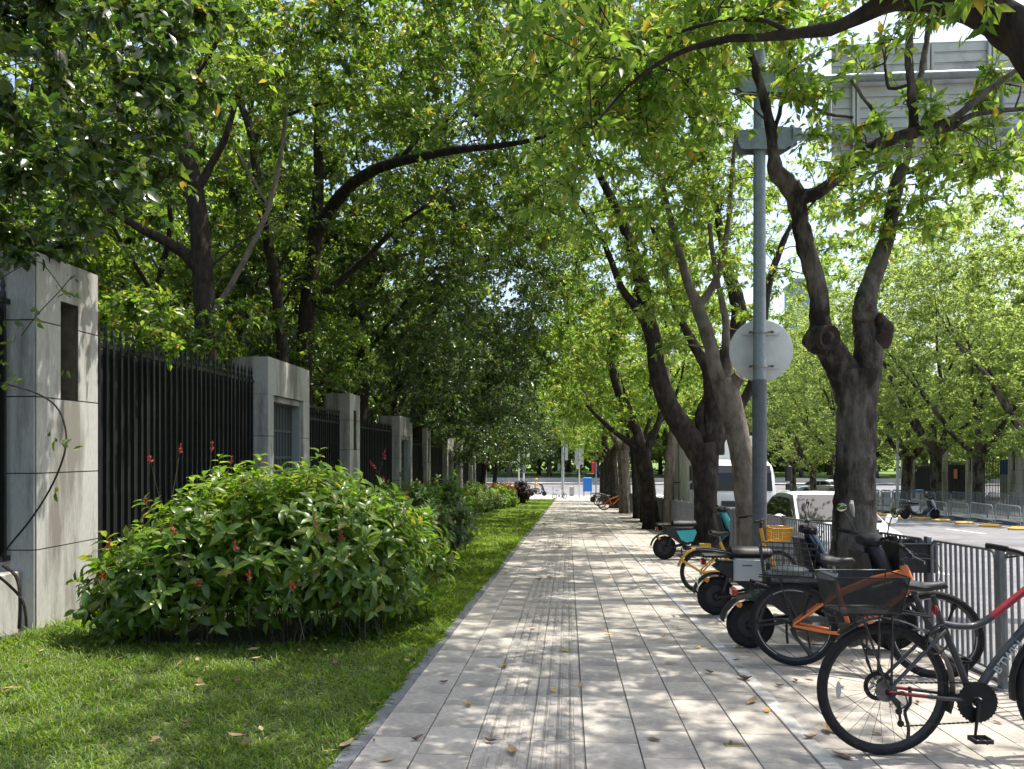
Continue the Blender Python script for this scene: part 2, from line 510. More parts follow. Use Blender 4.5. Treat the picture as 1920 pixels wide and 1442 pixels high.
def pillar(y, label, W=1.04, Dp=.62, detail=True):
    """square stone pillar with a slot; built with its front corner at the origin, +y along the fence, -x into the garden"""
    t = thing('stone_pillar', label, 'pillar', (fx(y), y, gz(y)), FA, 'stone pillars of the compound fence')
    zj = [-.25, .77, 1.527, 2.284, 3.04, PH]
    s0, s1 = .385, .68                           # slot along y
    zs0, zs1 = 2.284, 3.30
    MB().box(-Dp+.012,-.20,.012,W-.012,-.25,PH-.01).obj('core', M['granitejoint'], t)
    MB().box(-.2,-.012,.012,s0-.03,-.25,PH-.01).box(-.2,-.012,s1+.012,W-.012,-.25,PH-.01).box(-.2,-.012,s0-.03,s1+.012,-.25,zs0-.01).box(-.2,-.012,s0-.03,s1+.012,zs1+.01,PH-.01).obj('core', M['granitejoint'], t)
    for i in range(5):
        a, c = zj[i]+.006, zj[i+1]-.006
        # face towards the camera, edge joint on the corner
        MB().cbox(-Dp, -.016, -.0, .03, a, c, .003).obj('slab', M['granite'], t)
        MB().box(-Dp, -.016, W-.03, W, a, c).obj('slab', M['granite'], t)
        # face towards the path: cut round the slot
        b = MB()
        if c <= zs0 or a >= zs1: b.box(-.03, 0, .016, W-.003, a, c)
        elif i == 3:
            b.box(-.03,0,.016,s0,a,c); b.obj('slab', M['granite'], t); b = MB(); b.box(-.03,0,s1,W-.003,a,c)
        else:
            b.box(-.03,0,.016,s0,a,zs1); b.box(-.03,0,s1,W-.003,a,zs1); b.box(-.03,0,.016,W-.003,zs1+.0,c)
        b.obj('slab', M['granite'], t)
    MB().box(-Dp, 0, 0, W, PH-.006, PH+.004).obj('cap', M['granite'], t)
    b = MB().box(-.195,-.19,s0-.02,s1,zs0,zs1).box(-.195,-.005,s1,s1+.008,zs0,zs1).box(-.19,-.03,s0-.012,s0-.004,zs0,zs1).box(-.195,-.005,s0,s1,zs1,zs1+.008)
    b.obj('slot_lining', M['niche'], t)
    MB().box(-.06,-.035,s0+.004,s0+.05,zs0+.02,zs1-.33).obj('lamp_strip', M['palestrip'], t)
    return t

def portal(y, label, W=2.35, Dp=.66):
    t = thing('gate_portal', label, 'gate', (fx(y), y, gz(y)), FA, 'grey gate portals of the compound fence')
    jamb = .27; jam2 = .40; zj = [-.3, .77, 1.527, 2.284, 3.04]
    lint = 3.04
    for side in (0, 1):
        y0, y1 = (0, jamb) if side == 0 else (W-jam2, W)
        MB().box(-Dp+.01,-.01,y0+.01,y1-.01,-.3,lint).obj('core', M['granitejoint'], t)
        for i in range(4):
            a, c = zj[i]+.006, zj[i+1]-.006
            MB().cbox(-Dp,-.004,y0,y1-.02,a,c,.003).obj('slab', M['granite'], t)
            MB().box(-.02,0,y0+.012,y1,a,c).obj('slab', M['granite'], t)
    MB().box(-Dp+.01,-.01,.01,W-.01,lint,PH-.01).obj('core', M['granitejoint'], t)
    n = 3
    for i in range(n):
        a = W*i/n; c = W*(i+1)/n
        b = MB().box(-.03,0,a+(.012 if i==0 else .003),c-.003,lint+.0,PH-.006); b.obj('slab', M['granite'], t)
    MB().cbox(-Dp,-.004,-.0,.03,lint,PH,.003).obj('slab', M['granite'], t)
    MB().box(-Dp,0,0,W,PH-.006,PH+.004).obj('cap', M['granite'], t)
    MB().box(-.46,-.08,jamb,W-jam2,lint-.11,lint-.002).obj('inner_lintel', M['granite'], t)
    ya, yb = jamb+.001, W-jam2-.001
    # inner jamb of smooth grey
    M.setdefault('jamb', mat('smooth_grey_jamb', (.30,.33,.33), (.27,.295,.30), 2, .7))
    MB().box(-Dp,-.06,yb-.05,yb,-.3,lint-.112).obj('inner_jamb', M['jamb'], t)
    # gate leaf: grid of bars
    gate = MB().box(-.26,-.22,ya,ya+.05,.1,lint-.15).obj('gate_leaf', M['whitegate'], t)
    MB().box(-.26,-.22,yb-.09,yb-.042,.1,lint-.15).obj('stile', M['whitegate'], gate)
    for k in range(6):
        z = .3+k*.52
        MB().box(-.265,-.215,ya+.05,yb-.09,z,z+.05).obj('rail', M['whitegate'], gate)
    nb = 9
    for k in range(nb):
        yy = ya+.05+(yb-.14-ya)*(k+.5)/nb
        MB().box(-.25,-.23,yy-.016,yy+.016,.1,lint-.15).obj('bar', M['whitegate'], gate)
    return t

bar_me = {}
def panel(y0, y1, ztop, label, rails=1, step=.155, mx=None, extra_rail=None):
    """level railing bay between two pillars: posts with spear tips over a low stone plinth, dark sheet behind"""
    base = gz(y1)
    t = thing('fence_panel', label, 'fence', (fx(y0)-.27, y0, base), FA, 'black railing bays of the compound fence')
    L = y1-y0; H = ztop-base
    top = .47 + (gz(y0)-gz(y1))*.5
    MB().cbox(-.13,.13,0,L,-.3,top,.01).obj('plinth', M['granite'], t)
    zb = top+.10
    MB().box(-.025,.025,0,L,zb,zb+.05).obj('rail', M['black'], t)
    MB().box(-.025,.025,0,L,H-.05,H).obj('rail', M['black'], t)
    if extra_rail: MB().box(-.03,.03,0,L,H+extra_rail,H+extra_rail+.06).obj('rail', M['black'], t)
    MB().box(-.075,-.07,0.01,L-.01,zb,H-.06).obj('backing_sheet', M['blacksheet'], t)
    key = round(H-zb,2)
    if key not in bar_me:
        hb = H-zb
        q = MB().box(-.014,.034,-.016,.016,0,hb+.05)
        q.loft([[(-.012,-.014,hb+.05),(.032,-.014,hb+.05),(.032,.014,hb+.05),(-.012,.014,hb+.05)],[(-.004,-.005,hb+.085),(.024,-.005,hb+.085),(.024,.005,hb+.085),(-.004,.005,hb+.085)],[(-.012,-.012,hb+.12),(.032,-.012,hb+.12),(.032,.012,hb+.12),(-.012,.012,hb+.12)],[(.01,-.001,hb+.24),(.012,-.001,hb+.24),(.012,.001,hb+.24),(.01,.001,hb+.24)]])
        bar_me[key] = q.mesh('bar', M['black'])
    n = max(2,int(L/step))
    for k in range(n):
        o = link('bar', bar_me[key], t, (0, L*(k+.5)/n, zb)); o.rotation_euler = (rng.uniform(-.003,.003),rng.uniform(-.003,.003),0)
    return t

pillar(7.14, 'nearest tall stone pillar with a narrow slot, rising behind the flowering shrub')
panel(2.24, 7.12, 2.95, 'black railing bay running out of the picture beside the nearest stone pillar', 1)
panel(8.20, 13.32, 2.74, 'long black railing bay between the nearest pillar and the first gate portal')
portal(13.34, 'first grey gate portal, its barred gate seen above the shrub')
panel(15.71, 18.90, 2.22, 'short black railing bay with a raised top rail after the first portal', extra_rail=.22)
pillar(18.92, 'second stone pillar along the fence, just past the first gate portal')
panel(19.98, 25.30, 2.18, 'black railing bay between the second pillar and the second portal', step=.2)
portal(25.34, 'second grey gate portal along the fence')
panel(27.71, 30.94, 1.80, 'short black railing bay behind the dark round shrub', step=.2)
pillar(30.96, 'third stone pillar along the fence')
panel(32.02, 37.30, 1.75, 'black railing bay after the third pillar', step=.2)
portal(37.34, 'third grey gate portal, above the pale far shrubs')
panel(39.71, 42.94, 1.4, 'short railing bay after the third portal', step=.2)
pillar(42.96, 'fourth stone pillar, seen over the pale far shrubs')
panel(44.02, 49.30, 1.3, 'railing bay in the shade after the fourth pillar', step=.24)
portal(49.34, 'far gate portal deep in the shade of the trees')
panel(51.71, 59.64, .95, 'farthest black railing bay before the crossing', step=.26)
pillar(59.66, 'farthest stone pillar of the fence near the crossing')
# ------------------------------------------------------------------ trees
M['bark_dark'] = mat('bark_dark', (.024,.019,.016), (.052,.042,.034), 12, .95, bump=1.0, bscale=36, c3=(.10,.088,.072), s3=4.2, t3=.62, stretch=(1,1,.45), spec=.2)
M['bark_grey'] = mat('bark_grey', (.165,.148,.12), (.092,.078,.062), 11, .95, bump=1.0, bscale=44, c3=(.028,.022,.018), s3=2.4, t3=.50, stretch=(1.6,1.6,.55), spec=.2)
M['bark_pale'] = mat('bark_pale', (.20,.172,.138), (.13,.108,.085), 9, .92, bump=.7, bscale=34, c3=(.06,.047,.037), s3=3.0, t3=.59, stretch=(1.2,1.2,.6), spec=.25)
M['cutwood'] = mat('weathered_cut_wood', (.022,.016,.013), (.06,.035,.022), 9, .95, bump=.8, bscale=30)
M['redwood'] = mat('exposed_heartwood', (.045,.028,.019), (.024,.018,.014), 8, .95, bump=1.0, bscale=22, c3=(.10,.062,.038), s3=7, t3=.62)
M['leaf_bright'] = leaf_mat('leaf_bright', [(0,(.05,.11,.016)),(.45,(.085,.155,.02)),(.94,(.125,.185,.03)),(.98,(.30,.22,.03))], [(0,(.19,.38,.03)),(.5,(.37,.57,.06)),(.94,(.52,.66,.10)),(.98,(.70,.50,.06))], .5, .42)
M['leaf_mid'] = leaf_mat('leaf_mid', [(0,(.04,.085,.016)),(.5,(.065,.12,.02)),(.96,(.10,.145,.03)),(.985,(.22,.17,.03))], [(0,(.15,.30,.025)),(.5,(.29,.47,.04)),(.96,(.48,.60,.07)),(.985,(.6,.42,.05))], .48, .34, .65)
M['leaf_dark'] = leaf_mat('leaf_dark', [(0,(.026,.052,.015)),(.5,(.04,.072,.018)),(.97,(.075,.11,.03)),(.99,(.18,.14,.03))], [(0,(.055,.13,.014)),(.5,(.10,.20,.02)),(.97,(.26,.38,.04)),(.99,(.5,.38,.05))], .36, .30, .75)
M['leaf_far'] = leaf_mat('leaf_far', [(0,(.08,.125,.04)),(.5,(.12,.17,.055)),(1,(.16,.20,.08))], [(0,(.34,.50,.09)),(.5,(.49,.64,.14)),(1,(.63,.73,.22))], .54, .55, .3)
M['leaf_park'] = leaf_mat('leaf_park', [(0,(.07,.11,.03)),(.5,(.11,.15,.045)),(1,(.17,.19,.07))], [(0,(.22,.36,.05)),(.5,(.36,.48,.07)),(1,(.50,.56,.12))], .46, .6, .25)

def unit(a):
    return a/np.maximum(np.linalg.norm(a, axis=-1, keepdims=True), 1e-9)
def leaves_geo(B, D, Nn, L, W, mode, droop=.18, fold=.25, rs=None):
    """B base points, D directions, Nn normal hints, L lengths, W half widths"""
    D = unit(D); S = unit(np.cross(D, Nn)); U = np.cross(S, D)
    L = L[:,None]; W = W[:,None]
    n = len(B)
    if mode == 2:
        m = B + D*L*.5
        V = np.stack([B, m + S*W + U*W*fold, B + D*L - U*L*droop, m - S*W + U*W*fold], 1)
        T = np.array([[0,1,2],[0,2,3]])
    elif mode == 4:
        V = np.stack([B, B+D*L*.52-U*L*droop*.15, B+D*L*.98-U*L*droop, B+D*L*.45+S*W+U*W*fold, B+D*L*.45-S*W+U*W*fold], 1)
        T = np.array([[0,3,1],[1,3,2],[0,1,4],[1,2,4]])
    else:
        a, c = .30, .68
        V = np.stack([B, B+D*L*a-U*L*droop*.05, B+D*L*c-U*L*droop*.40, B+D*L-U*L*droop,
                      B+D*L*a+S*W*.92+U*W*fold, B+D*L*c+S*W*.80+U*(W*fold-L*droop*.35),
                      B+D*L*a-S*W*.92+U*W*fold, B+D*L*c-S*W*.80+U*(W*fold-L*droop*.35)], 1)
        T = np.array([[0,4,1],[1,4,5],[1,5,2],[2,5,3],[0,1,6],[1,7,6],[1,2,7],[2,3,7]])
    k = V.shape[1]
    return V.reshape(-1,3), (T[None]+np.arange(n)[:,None,None]*k).reshape(-1,3)
def segs_geo(A, Bp, ra, rb, n=3):
    A = np.asarray(A, float); Bp = np.asarray(Bp, float)
    t = unit(Bp-A); ref = np.where(np.abs(t[:,2:3]) > .9, np.array([[1.,0,0]]), np.array([[0,0,1.]]))
    u = unit(np.cross(t, ref)); v = np.cross(t, u)
    Vs = []
    for P, r in ((A, ra), (Bp, rb)):
        for k in range(n):
            a = 2*math.pi*k/n
            Vs.append(P + u*(np.cos(a)*r)[:,None] + v*(np.sin(a)*r)[:,None])
    V = np.stack(Vs, 1)
    Q = np.array([[k, (k+1)%n, n+(k+1)%n, n+k] for k in range(n)])
    return V.reshape(-1,3), (Q[None]+np.arange(len(A))[:,None,None]*2*n).reshape(-1,4)

def catmull(pts, step):
    P = [np.array(p, float) for p in pts]
    out = []
    for i in range(len(P)-1):
        p0 = P[max(i-1,0)]; p1 = P[i]; p2 = P[i+1]; p3 = P[min(i+2,len(P)-1)]
        n = max(1, int(np.linalg.norm((p2-p1)[:3])/step))
        for k in range(n):
            t = k/n
            out.append(.5*((2*p1)+(-p0+p2)*t+(2*p0-5*p1+4*p2-p3)*t*t+(-p0+3*p1-3*p2+p3)*t**3))
    out.append(P[-1]); return np.array(out)
def px_limb(lst, d=None):
    """limb from photo pixels: (px, py, distance, width in pixels)"""
    o = []
    for q in lst:
        if len(q) == 3: q = (q[0], q[1], d, q[2])
        p = at(q[0], q[1], q[2]); o.append((p.x, p.y, p.z, q[3]/2/1430*q[2]))
    return o
def px_clumps(rs, boxes):
    out = []
    for (x0,x1,y0,y1,d0,d1,n,r) in boxes:
        for _ in range(n):
            p = at(rs.uniform(x0,x1), rs.uniform(y0,y1), rs.uniform(d0,d1)); out.append((p.x,p.y,p.z,r*rs.uniform(.75,1.3)))
    return out
def ell_clumps(rs, c, r, n, cr, flat=.0):
    o = []
    while len(o) < n:
        v = rs.normal(size=3); v /= np.linalg.norm(v); k = rs.uniform(.25,1)**.5
        p = (c[0]+v[0]*r[0]*k, c[1]+v[1]*r[1]*k, c[2]+v[2]*r[2]*k)
        o.append((*p, cr*rs.uniform(.75,1.3)))
    return o

def build_tree(name, label, limbs, clumps, leafm, barkm, seed, base=None, leaf=.10, asp=.21, mode=4, tw=7, sp=3, lf=5, sides=10, step=.14, group=None, cat='tree', rough=.05, knots=None, brmin=.008, up=.15, kind_label=None):
    rs = np.random.RandomState(seed)
    limbs = [np.array(l, float) for l in limbs]
    if base is None: base = limbs[0][0][:3].copy(); base[2] = gz(base[1])-.02
    base = np.array(base, float)
    t = thing(name, label, cat, base, 0, group)
    b = MB(); skel = []
    for l in limbs:
        c = catmull(l, step)
        if len(c) > 3:
            c[1:-1,:3] += rs.normal(size=(len(c)-2,3))*(c[1:-1,3:4]*rough*.3)
        n0 = len(b.v)
        nn = sides if c[0,3] > .05 else max(5, sides-4)
        b.tube([p[:3]-base for p in c], [max(p[3],.004)*(1+rs.normal()*rough*.18) for p in c], nn)
        skel.append(c)
    if rough:
        ph = rs.uniform(0,6.3,9)
        # uneven bark: push points about along their own offsets
        V = np.array(b.v); 
        f = np.sin(V[:,0]*31+ph[0])*np.sin(V[:,2]*17+ph[1])+np.sin(V[:,1]*37+ph[2])*np.sin(V[:,2]*23+ph[3])+.6*np.sin(V[:,2]*47+V[:,0]*29+ph[4])
        amp = rough*.26
        V[:,0] += f*amp*np.cos(V[:,2]*9+ph[5])*.5; V[:,1] += f*amp*np.sin(V[:,2]*11+ph[6])*.5
        b.v = [tuple(v) for v in V]
    b.obj('trunk', M[barkm], t, smooth=True)
    if clumps is None or len(clumps) == 0: return t
    C = np.array(clumps, float)
    SK = np.concatenate(skel)
    # branches grow outwards: each clump joins the nearest wood that is already there
    A=[];Bq=[];ra=[];rb=[]
    d0 = np.array([np.min(np.linalg.norm(SK[:,:3]-c[:3],axis=1)) for c in C])
    C = C[np.argsort(d0)]
    cap = len(SK)+len(C)*5
    WP = np.zeros((cap,4)); WP[:len(SK)] = SK; nw = len(SK)
    for c in C:
        d = WP[:nw,:3]-c[:3]
        w = np.linalg.norm(d,axis=1) + np.maximum(d[:,2],0)*.9 + np.where(WP[:nw,3] > .14, .5, 0) + np.where(WP[:nw,3] < .006, .35, 0)
        i = int(np.argmin(w)); p0 = WP[i,:3].copy(); ln = np.linalg.norm(c[:3]-p0)
        r0 = min(WP[i,3]*.78, max(brmin, .007+.008*ln))
        bend = rs.normal(size=3)*ln*.16; bend[2] += ln*.10
        P = [p0]; rr = [r0]
        for k,u in enumerate((.27,.52,.77,1.0)):
            q = p0*(1-u)+c[:3]*u + bend*math.sin(math.pi*min(u,.99)) + (rs.normal(size=3)*ln*.035 if u < 1 else 0)
            P.append(q); rr.append(max(r0*(1-.62*u),.0042))
        for k in range(4):
            A.append(P[k]);Bq.append(P[k+1]);ra.append(rr[k]);rb.append(rr[k+1])
            WP[nw,:3] = P[k+1]; WP[nw,3] = rr[k+1]; nw += 1
    n = len(C)
    td = rs.normal(size=(n,tw,3)); td[...,2] = td[...,2]*.6+up; td = unit(td)
    tl = C[:,3][:,None]*rs.uniform(.55,1.35,(n,tw))
    T0 = np.repeat(C[:,None,:3],tw,1); T1 = T0+td*tl[...,None]
    V1,Q1 = segs_geo(np.array(A)-base,np.array(Bq)-base,np.array(ra),np.array(rb),4)
    V2,Q2 = segs_geo(T0.reshape(-1,3)-base,T1.reshape(-1,3)-base,np.full(n*tw,.0045),np.full(n*tw,.002),3)
    if leaf > .16: br = link('branches', np_mesh('branches', V1, None, M[barkm], True, Q1), t)
    else: br = link('branches', np_mesh('branches', np.concatenate([V1,V2]), None, M[barkm], True, np.concatenate([Q1,Q2+len(V1)])), t)
    br['kind'] = 'stuff'
    f = np.linspace(.38,1.0,sp)[None,None,:] + rs.uniform(-.08,.06,(n,tw,sp))
    SP = T0[:,:,None,:]+(T1-T0)[:,:,None,:]*f[...,None]
    SPp = np.repeat(SP[:,:,:,None,:],lf,3)
    dd = np.repeat(np.repeat(td[:,:,None,None,:],sp,2),lf,3)
    rnd = rs.normal(size=SPp.shape)
    SPp = SPp - dd*(np.abs(rs.normal(size=SPp.shape[:-1]))*leaf*.75)[...,None] + rs.normal(size=SPp.shape)*leaf*.12
    D = dd*.8 + unit(rnd)*1.0; D[...,2] -= .28
    N = rs.normal(size=SPp.shape)*.55; N[...,2] += .9
    cnt = SPp.reshape(-1,3).shape[0]
    L = leaf*rs.uniform(.45,1.35,cnt)
    V,T = leaves_geo(SPp.reshape(-1,3)-base, D.reshape(-1,3), N.reshape(-1,3), L, L*asp*rs.uniform(.8,1.2,cnt), mode)
    link('crown', np_mesh('crown', V, T, M[leafm]), t)
    return t

def gen_limbs(rs, x, y, fork, top, spread, r0, lean=(0,0), nl=4, z0=None):
    z0 = gz(y) if z0 is None else z0
    fx_, fy_ = x+lean[0], y+lean[1]
    L = [[(x,y,z0-.1,r0*1.35),(x+lean[0]*.2,y+lean[1]*.2,z0+fork*.15,r0*1.05),(x+lean[0]*.6,y+lean[1]*.6,z0+fork*.6,r0*.95),(fx_,fy_,z0+fork,r0*1.02)]]
    a0 = rs.uniform(0,6.28)
    for k in range(nl):
        a = a0+6.283*k/nl+rs.uniform(-.4,.4); s = spread*rs.uniform(.6,1); tz = z0+fork+(top-fork)*rs.uniform(.7,1)
        q = [(fx_,fy_,z0+fork-.08,r0*.62)]
        for u in (.25,.5,.75,1):
            q.append((fx_+math.cos(a)*s*(u**.9)+rs.normal()*.12, fy_+math.sin(a)*s*(u**.9)+rs.normal()*.12, z0+fork+(tz-z0-fork)*(u**1.1)+rs.normal()*.1, r0*.6*(1-.82*u)))
        L.append(q)
        j = rs.randint(1,3); p = q[j+1]
        a2 = a+rs.choice([-1,1])*rs.uniform(.5,1)
        L.append([(p[0],p[1],p[2],p[3]*.8)]+[(p[0]+math.cos(a2)*s*.5*u,p[1]+math.sin(a2)*s*.5*u,p[2]+(tz-p[2])*.8*u+.2*u,p[3]*.75*(1-.75*u)) for u in (.4,.75,1)])
    return L
rs = np.random.RandomState(11)

# --- street trees by the railing
STREET = 'street trees along the railing'
# T0: only its arching limb and crown reach into the picture
L0 = [[(2.9,2.6,-.2,.26),(2.9,2.62,.4,.21),(2.88,2.7,1.4,.19),(2.8,2.85,2.3,.19)],
      [(2.8,2.85,2.25,.17)]+px_limb([(2080,260,3.5,88),(1960,120,3.85,78),(1895,50,3.95,72),(1850,22,4.0,66),(1790,2,4.05,60),(1715,-10,4.1,52),(1655,6,4.15,40),(1610,32,4.2,28),(1560,54,4.25,23),(1500,62,4.3,20),(1420,70,4.4,16),(1340,78,4.5,13),(1255,108,4.7,9),(1180,160,4.9,6),(1110,240,5.1,4)]),
      [(2.8,2.85,2.25,.15),(2.3,2.9,3.4,.12),(1.6,2.9,4.6,.09),(.6,3.0,5.8,.06),(-.4,3.2,6.6,.03)],
      [(2.8,2.85,2.25,.15),(3.3,3.2,3.4,.12),(3.6,3.7,4.8,.09),(3.7,4.3,6.2,.05)],
      px_limb([(1480,63,4.32,12),(1440,40,4.35,9),(1350,38,4.5,7),(1250,70,4.7,5)])]
cl = px_clumps(rs, [(960,1330,-60,200,4.6,7.0,32,.38),(1300,1540,-60,50,4.0,5.2,12,.3),(1000,1250,180,400,5.2,7.2,16,.36),(1580,1900,-80,-10,3.6,4.6,5,.26),(1100,1350,20,330,5.4,7.6,22,.36)])
cl += ell_clumps(rs, (2.3,4.2,6.7), (3.2,3.4,1.2), 118, .46)  # extra clumps above the view, added to shade the near paving
cl += ell_clumps(rs, (-1.2,4.6,7.2), (2.6,3.6,.9), 10, .42)  # unseen clumps added to throw shade on the lawn
build_tree('street_tree', 'street tree whose thick dark limb arches in from the top corner above the road sign', L0, cl, 'leaf_bright', 'bark_dark', 1, leaf=.10, asp=.2, mode=4, tw=6, sp=4, lf=5, sides=14, step=.07, group=STREET)

# T1: the big trunk with two sawn-off knobs
D1 = 7.5
L1 = [px_limb([(1598,1192,116),(1599,1150,96),(1600,1080,84),(1601,1000,78),(1603,900,72),(1606,800,69),(1606,740,75),(1604,700,86)],D1),
      px_limb([(1600,742,D1,66),(1584,700,D1,58),(1562,664,7.45,52),(1545,634,7.42,46),(1537,600,7.4,38),(1535,550,7.4,34),(1522,500,7.4,34),(1508,450,7.4,33),(1498,400,7.38,32),(1491,362,7.35,36),(1484,345,7.35,30)],D1),
      px_limb([(1612,740,D1,62),(1624,690,D1,56),(1629,640,D1,50),(1622,592,7.52,46),(1626,550,7.55,36),(1645,500,7.6,32),(1662,450,7.6,29),(1672,400,7.6,27),(1681,350,7.6,25),(1692,314,7.6,20),(1702,296,7.6,16)],D1),
      px_limb([(1492,368,7.35,34),(1470,340,7.33,33),(1453,318,7.3,30),(1450,280,7.3,21),(1441,220,7.25,19),(1425,160,7.2,17),(1405,90,7.1,15),(1388,40,7.0,13),(1362,-30,6.9,11),(1330,-120,6.8,8)]),
      px_limb([(1496,368,7.35,30),(1520,366,7.3,26),(1548,352,7.25,24),(1590,312,7.2,24),(1640,275,7.1,24),(1690,255,7.0,22),(1728,245,6.95,20),(1790,220,6.85,14),(1850,172,6.75,12),(1930,118,6.6,9),(2050,60,6.5,6)]),
      px_limb([(1714,248,6.98,17),(1711,180,6.95,16),(1704,110,6.95,14),(1706,40,6.9,12),(1700,-40,6.9,10),(1690,-140,6.8,7)]),
      px_limb([(1730,248,6.95,15),(1780,240,6.9,13),(1830,214,6.9,10),(1930,203,6.9,8)]),
      px_limb([(1690,322,7.6,14),(1735,316,7.6,13),(1770,308,7.6,11),(1801,303,7.6,9)]),
      px_limb([(1655,270,7.1,8),(1650,230,7.0,7),(1625,190,7.0,6),(1595,150,7.0,5)]),
      px_limb([(1700,160,6.95,6),(1670,165,6.9,6),(1660,130,6.9,5),(1662,80,6.9,5)]),
      px_limb([(1450,250,7.3,9),(1480,170,7.2,7),(1540,210,7.1,6),(1600,220,7.0,5)]),
      px_limb([(1700,298,7.6,14),(1715,200,7.7,12),(1740,60,7.8,10),(1760,-120,7.9,7)])]
cl = px_clumps(rs, [(1470,1580,80,330,6.3,7.6,8,.28),(1560,1910,30,330,6.2,7.4,17,.28),(1600,1920,250,440,6.8,9.0,26,.32),(1500,1920,-160,10,6.0,8.4,24,.42),(1220,1360,-100,250,6.4,8.2,16,.38)])
cl += ell_clumps(rs, (2.9,8.2,8.4), (3.2,3.4,1.5), 150, .48)  # clumps mostly above the view, added for dappled shade on the ground
cl += ell_clumps(rs, (-1.0,8.4,8.6), (2.4,3.2,1.2), 6, .46)  # a few more unseen clumps, added to shade the lawn side
cl += ell_clumps(rs, (5.0,6.4,7.3), (1.9,3.2,1.0), 46, .42)  # added outside the view to shade the ground under the bicycles
cl += ell_clumps(rs, (4.6,11.0,9.6), (1.8,3.0,1.0), 30, .45)  # also out of view, added to shade the paving farther on
t1 = build_tree('street_tree', 'big grey street tree with two sawn-off knobs standing behind the parked bicycles', L1, cl, 'leaf_bright', 'bark_grey', 2, leaf=.10, asp=.21, mode=4, tw=6, sp=4, lf=4, sides=22, step=.05, group=STREET, rough=.06)
bs = np.array(t1.location)
def lump(b, c, amt, seed):
    r = random.Random(seed); w = [(Vector((r.gauss(0,1),r.gauss(0,1),r.gauss(0,1))).normalized(), r.uniform(3,9), r.uniform(0,6.3)) for _ in range(7)]
    for i,v in enumerate(b.v):
        d = Vector(v)-c; n = d.normalized(); f = sum(math.sin(n.dot(a)*k+p) for a,k,p in w)/7
        b.v[i] = tuple(c+d*(1+amt*f*1.6))
k = at(1536,634,7.36); b = MB(); c = Vector(k)-Vector(bs)
b.ball(c, .165, 22, 14, (1.0,.9,.92)); lump(b,c,.22,5); b.obj('knob', M['bark_grey'], t1, True)
fd = Vector((.28,-.94,-.12)).normalized()
q = Matrix.Translation(c + fd*.125) @ fd.to_track_quat('Z','Y').to_matrix().to_4x4()
b = MB().lathe([(.075,-.05),(.118,-.03),(.128,.02),(.112,.045),(.092,.028),(.05,.0),(.0,-.012)], 22, axis='z'); b.v = [tuple(q @ Vector(v)) for v in b.v]; b.obj('sawn_face', M['cutwood'], t1, True)
k = at(1652,622,7.42); b = MB(); c = Vector(k)-Vector(bs)
b.ball(c, .125, 22, 14, (.8,.9,1.45)); lump(b,c,.28,9); b.obj('knob', M['redwood'], t1, True)
k = at(1622,580,7.38); b = MB(); c = Vector(k)-Vector(bs); b.ball(c, .105, 18, 12, (1,1,1.15)); lump(b,c,.25,3); b.obj('knob', M['bark_grey'], t1, True)
b = MB(); k = Vector(at(1597,957,7.26))-Vector(bs); b.tube([k+Vector((0,0,.09)),k+Vector((-.01,-.02,.06)),k+Vector((0,-.02,0)),k+Vector((.02,0,-.06))],[.015,.022,.02,.006],8); M['snail']=mat('pale_scar',(.42,.38,.32),rough=.7); b.obj('scar', M['snail'], t1, True)

# T2: pale leaning trunk
D2 = 11.6
L2 = [px_limb([(1407,1092,60),(1406,1040,51),(1404,980,47),(1398,910,44),(1388,840,43),(1374,775,43),(1362,735,47),(1356,712,44)],D2),
      px_limb([(1356,730,30),(1340,690,28),(1335,662,26),(1323,618,25),(1312,587,25),(1307,568,22),(1295,545,18),(1281,500,15),(1262,430,12),(1240,340,9),(1215,240,6)],D2),
      px_limb([(1308,572,18),(1322,559,16),(1336,538,14),(1350,503,12),(1364,430,10),(1372,340,8),(1380,240,6)],D2),
      px_limb([(1360,722,28),(1364,692,20),(1361,639,16),(1361,604,14),(1356,576,13),(1340,500,10),(1330,420,8)],D2),
      px_limb([(1372,730,11.6,26),(1380,712,11.5,28),(1388,704,11.45,24)])]
cl = px_clumps(rs, [(1160,1390,80,520,10.6,13.5,82,.36),(1200,1420,480,660,11,14,22,.32),(1080,1500,-150,160,9,13.5,60,.42),(1440,1640,260,500,10.5,13.5,14,.3)])
cl += ell_clumps(rs, (2.0,12.0,9.6), (3.6,2.8,1.7), 80, .5)
build_tree('street_tree', 'pale leaning street tree just behind the grey sign pole', L2, cl, 'leaf_bright', 'bark_pale', 3, leaf=.105, asp=.2, tw=7, sp=3, lf=5, sides=16, step=.08, group=STREET)

# T3: dark forked trunk
D3 = 15.74
L3 = [px_limb([(1323,1040,62),(1323,1000,48),(1323,940,42),(1323,890,47),(1320,850,56),(1318,830,56)],D3),
      px_limb([(1310,850,44),(1288,815,44),(1262,775,39),(1244,735,36),(1232,690,32),(1226,640,30),(1215,600,30),(1205,540,28),(1195,500,25),(1180,450,22),(1160,400,18),(1130,340,14),(1100,280,9),(1070,220,6)],D3),
      px_limb([(1207,600,18),(1188,570,17),(1165,540,14),(1150,500,12),(1125,440,9),(1090,390,6)],D3),
      px_limb([(1335,850,46),(1339,800,42),(1338,750,38),(1330,700,26),(1312,665,20),(1298,640,18),(1280,605,14),(1262,560,12),(1240,480,9),(1215,400,6)],D3),
      px_limb([(1338,750,32),(1348,695,28),(1368,645,27),(1386,595,29),(1377,545,26),(1364,505,20),(1350,430,14),(1332,330,10),(1310,230,6)],D3),
      px_limb([(1345,830,26),(1365,790,22),(1388,760,19),(1409,722,17),(1428,640,15),(1440,540,14),(1462,470,12),(1490,410,8),(1530,360,5)],D3),
      px_limb([(1322,820,22),(1312,790,18),(1316,760,14),(1330,740,12)],D3)]
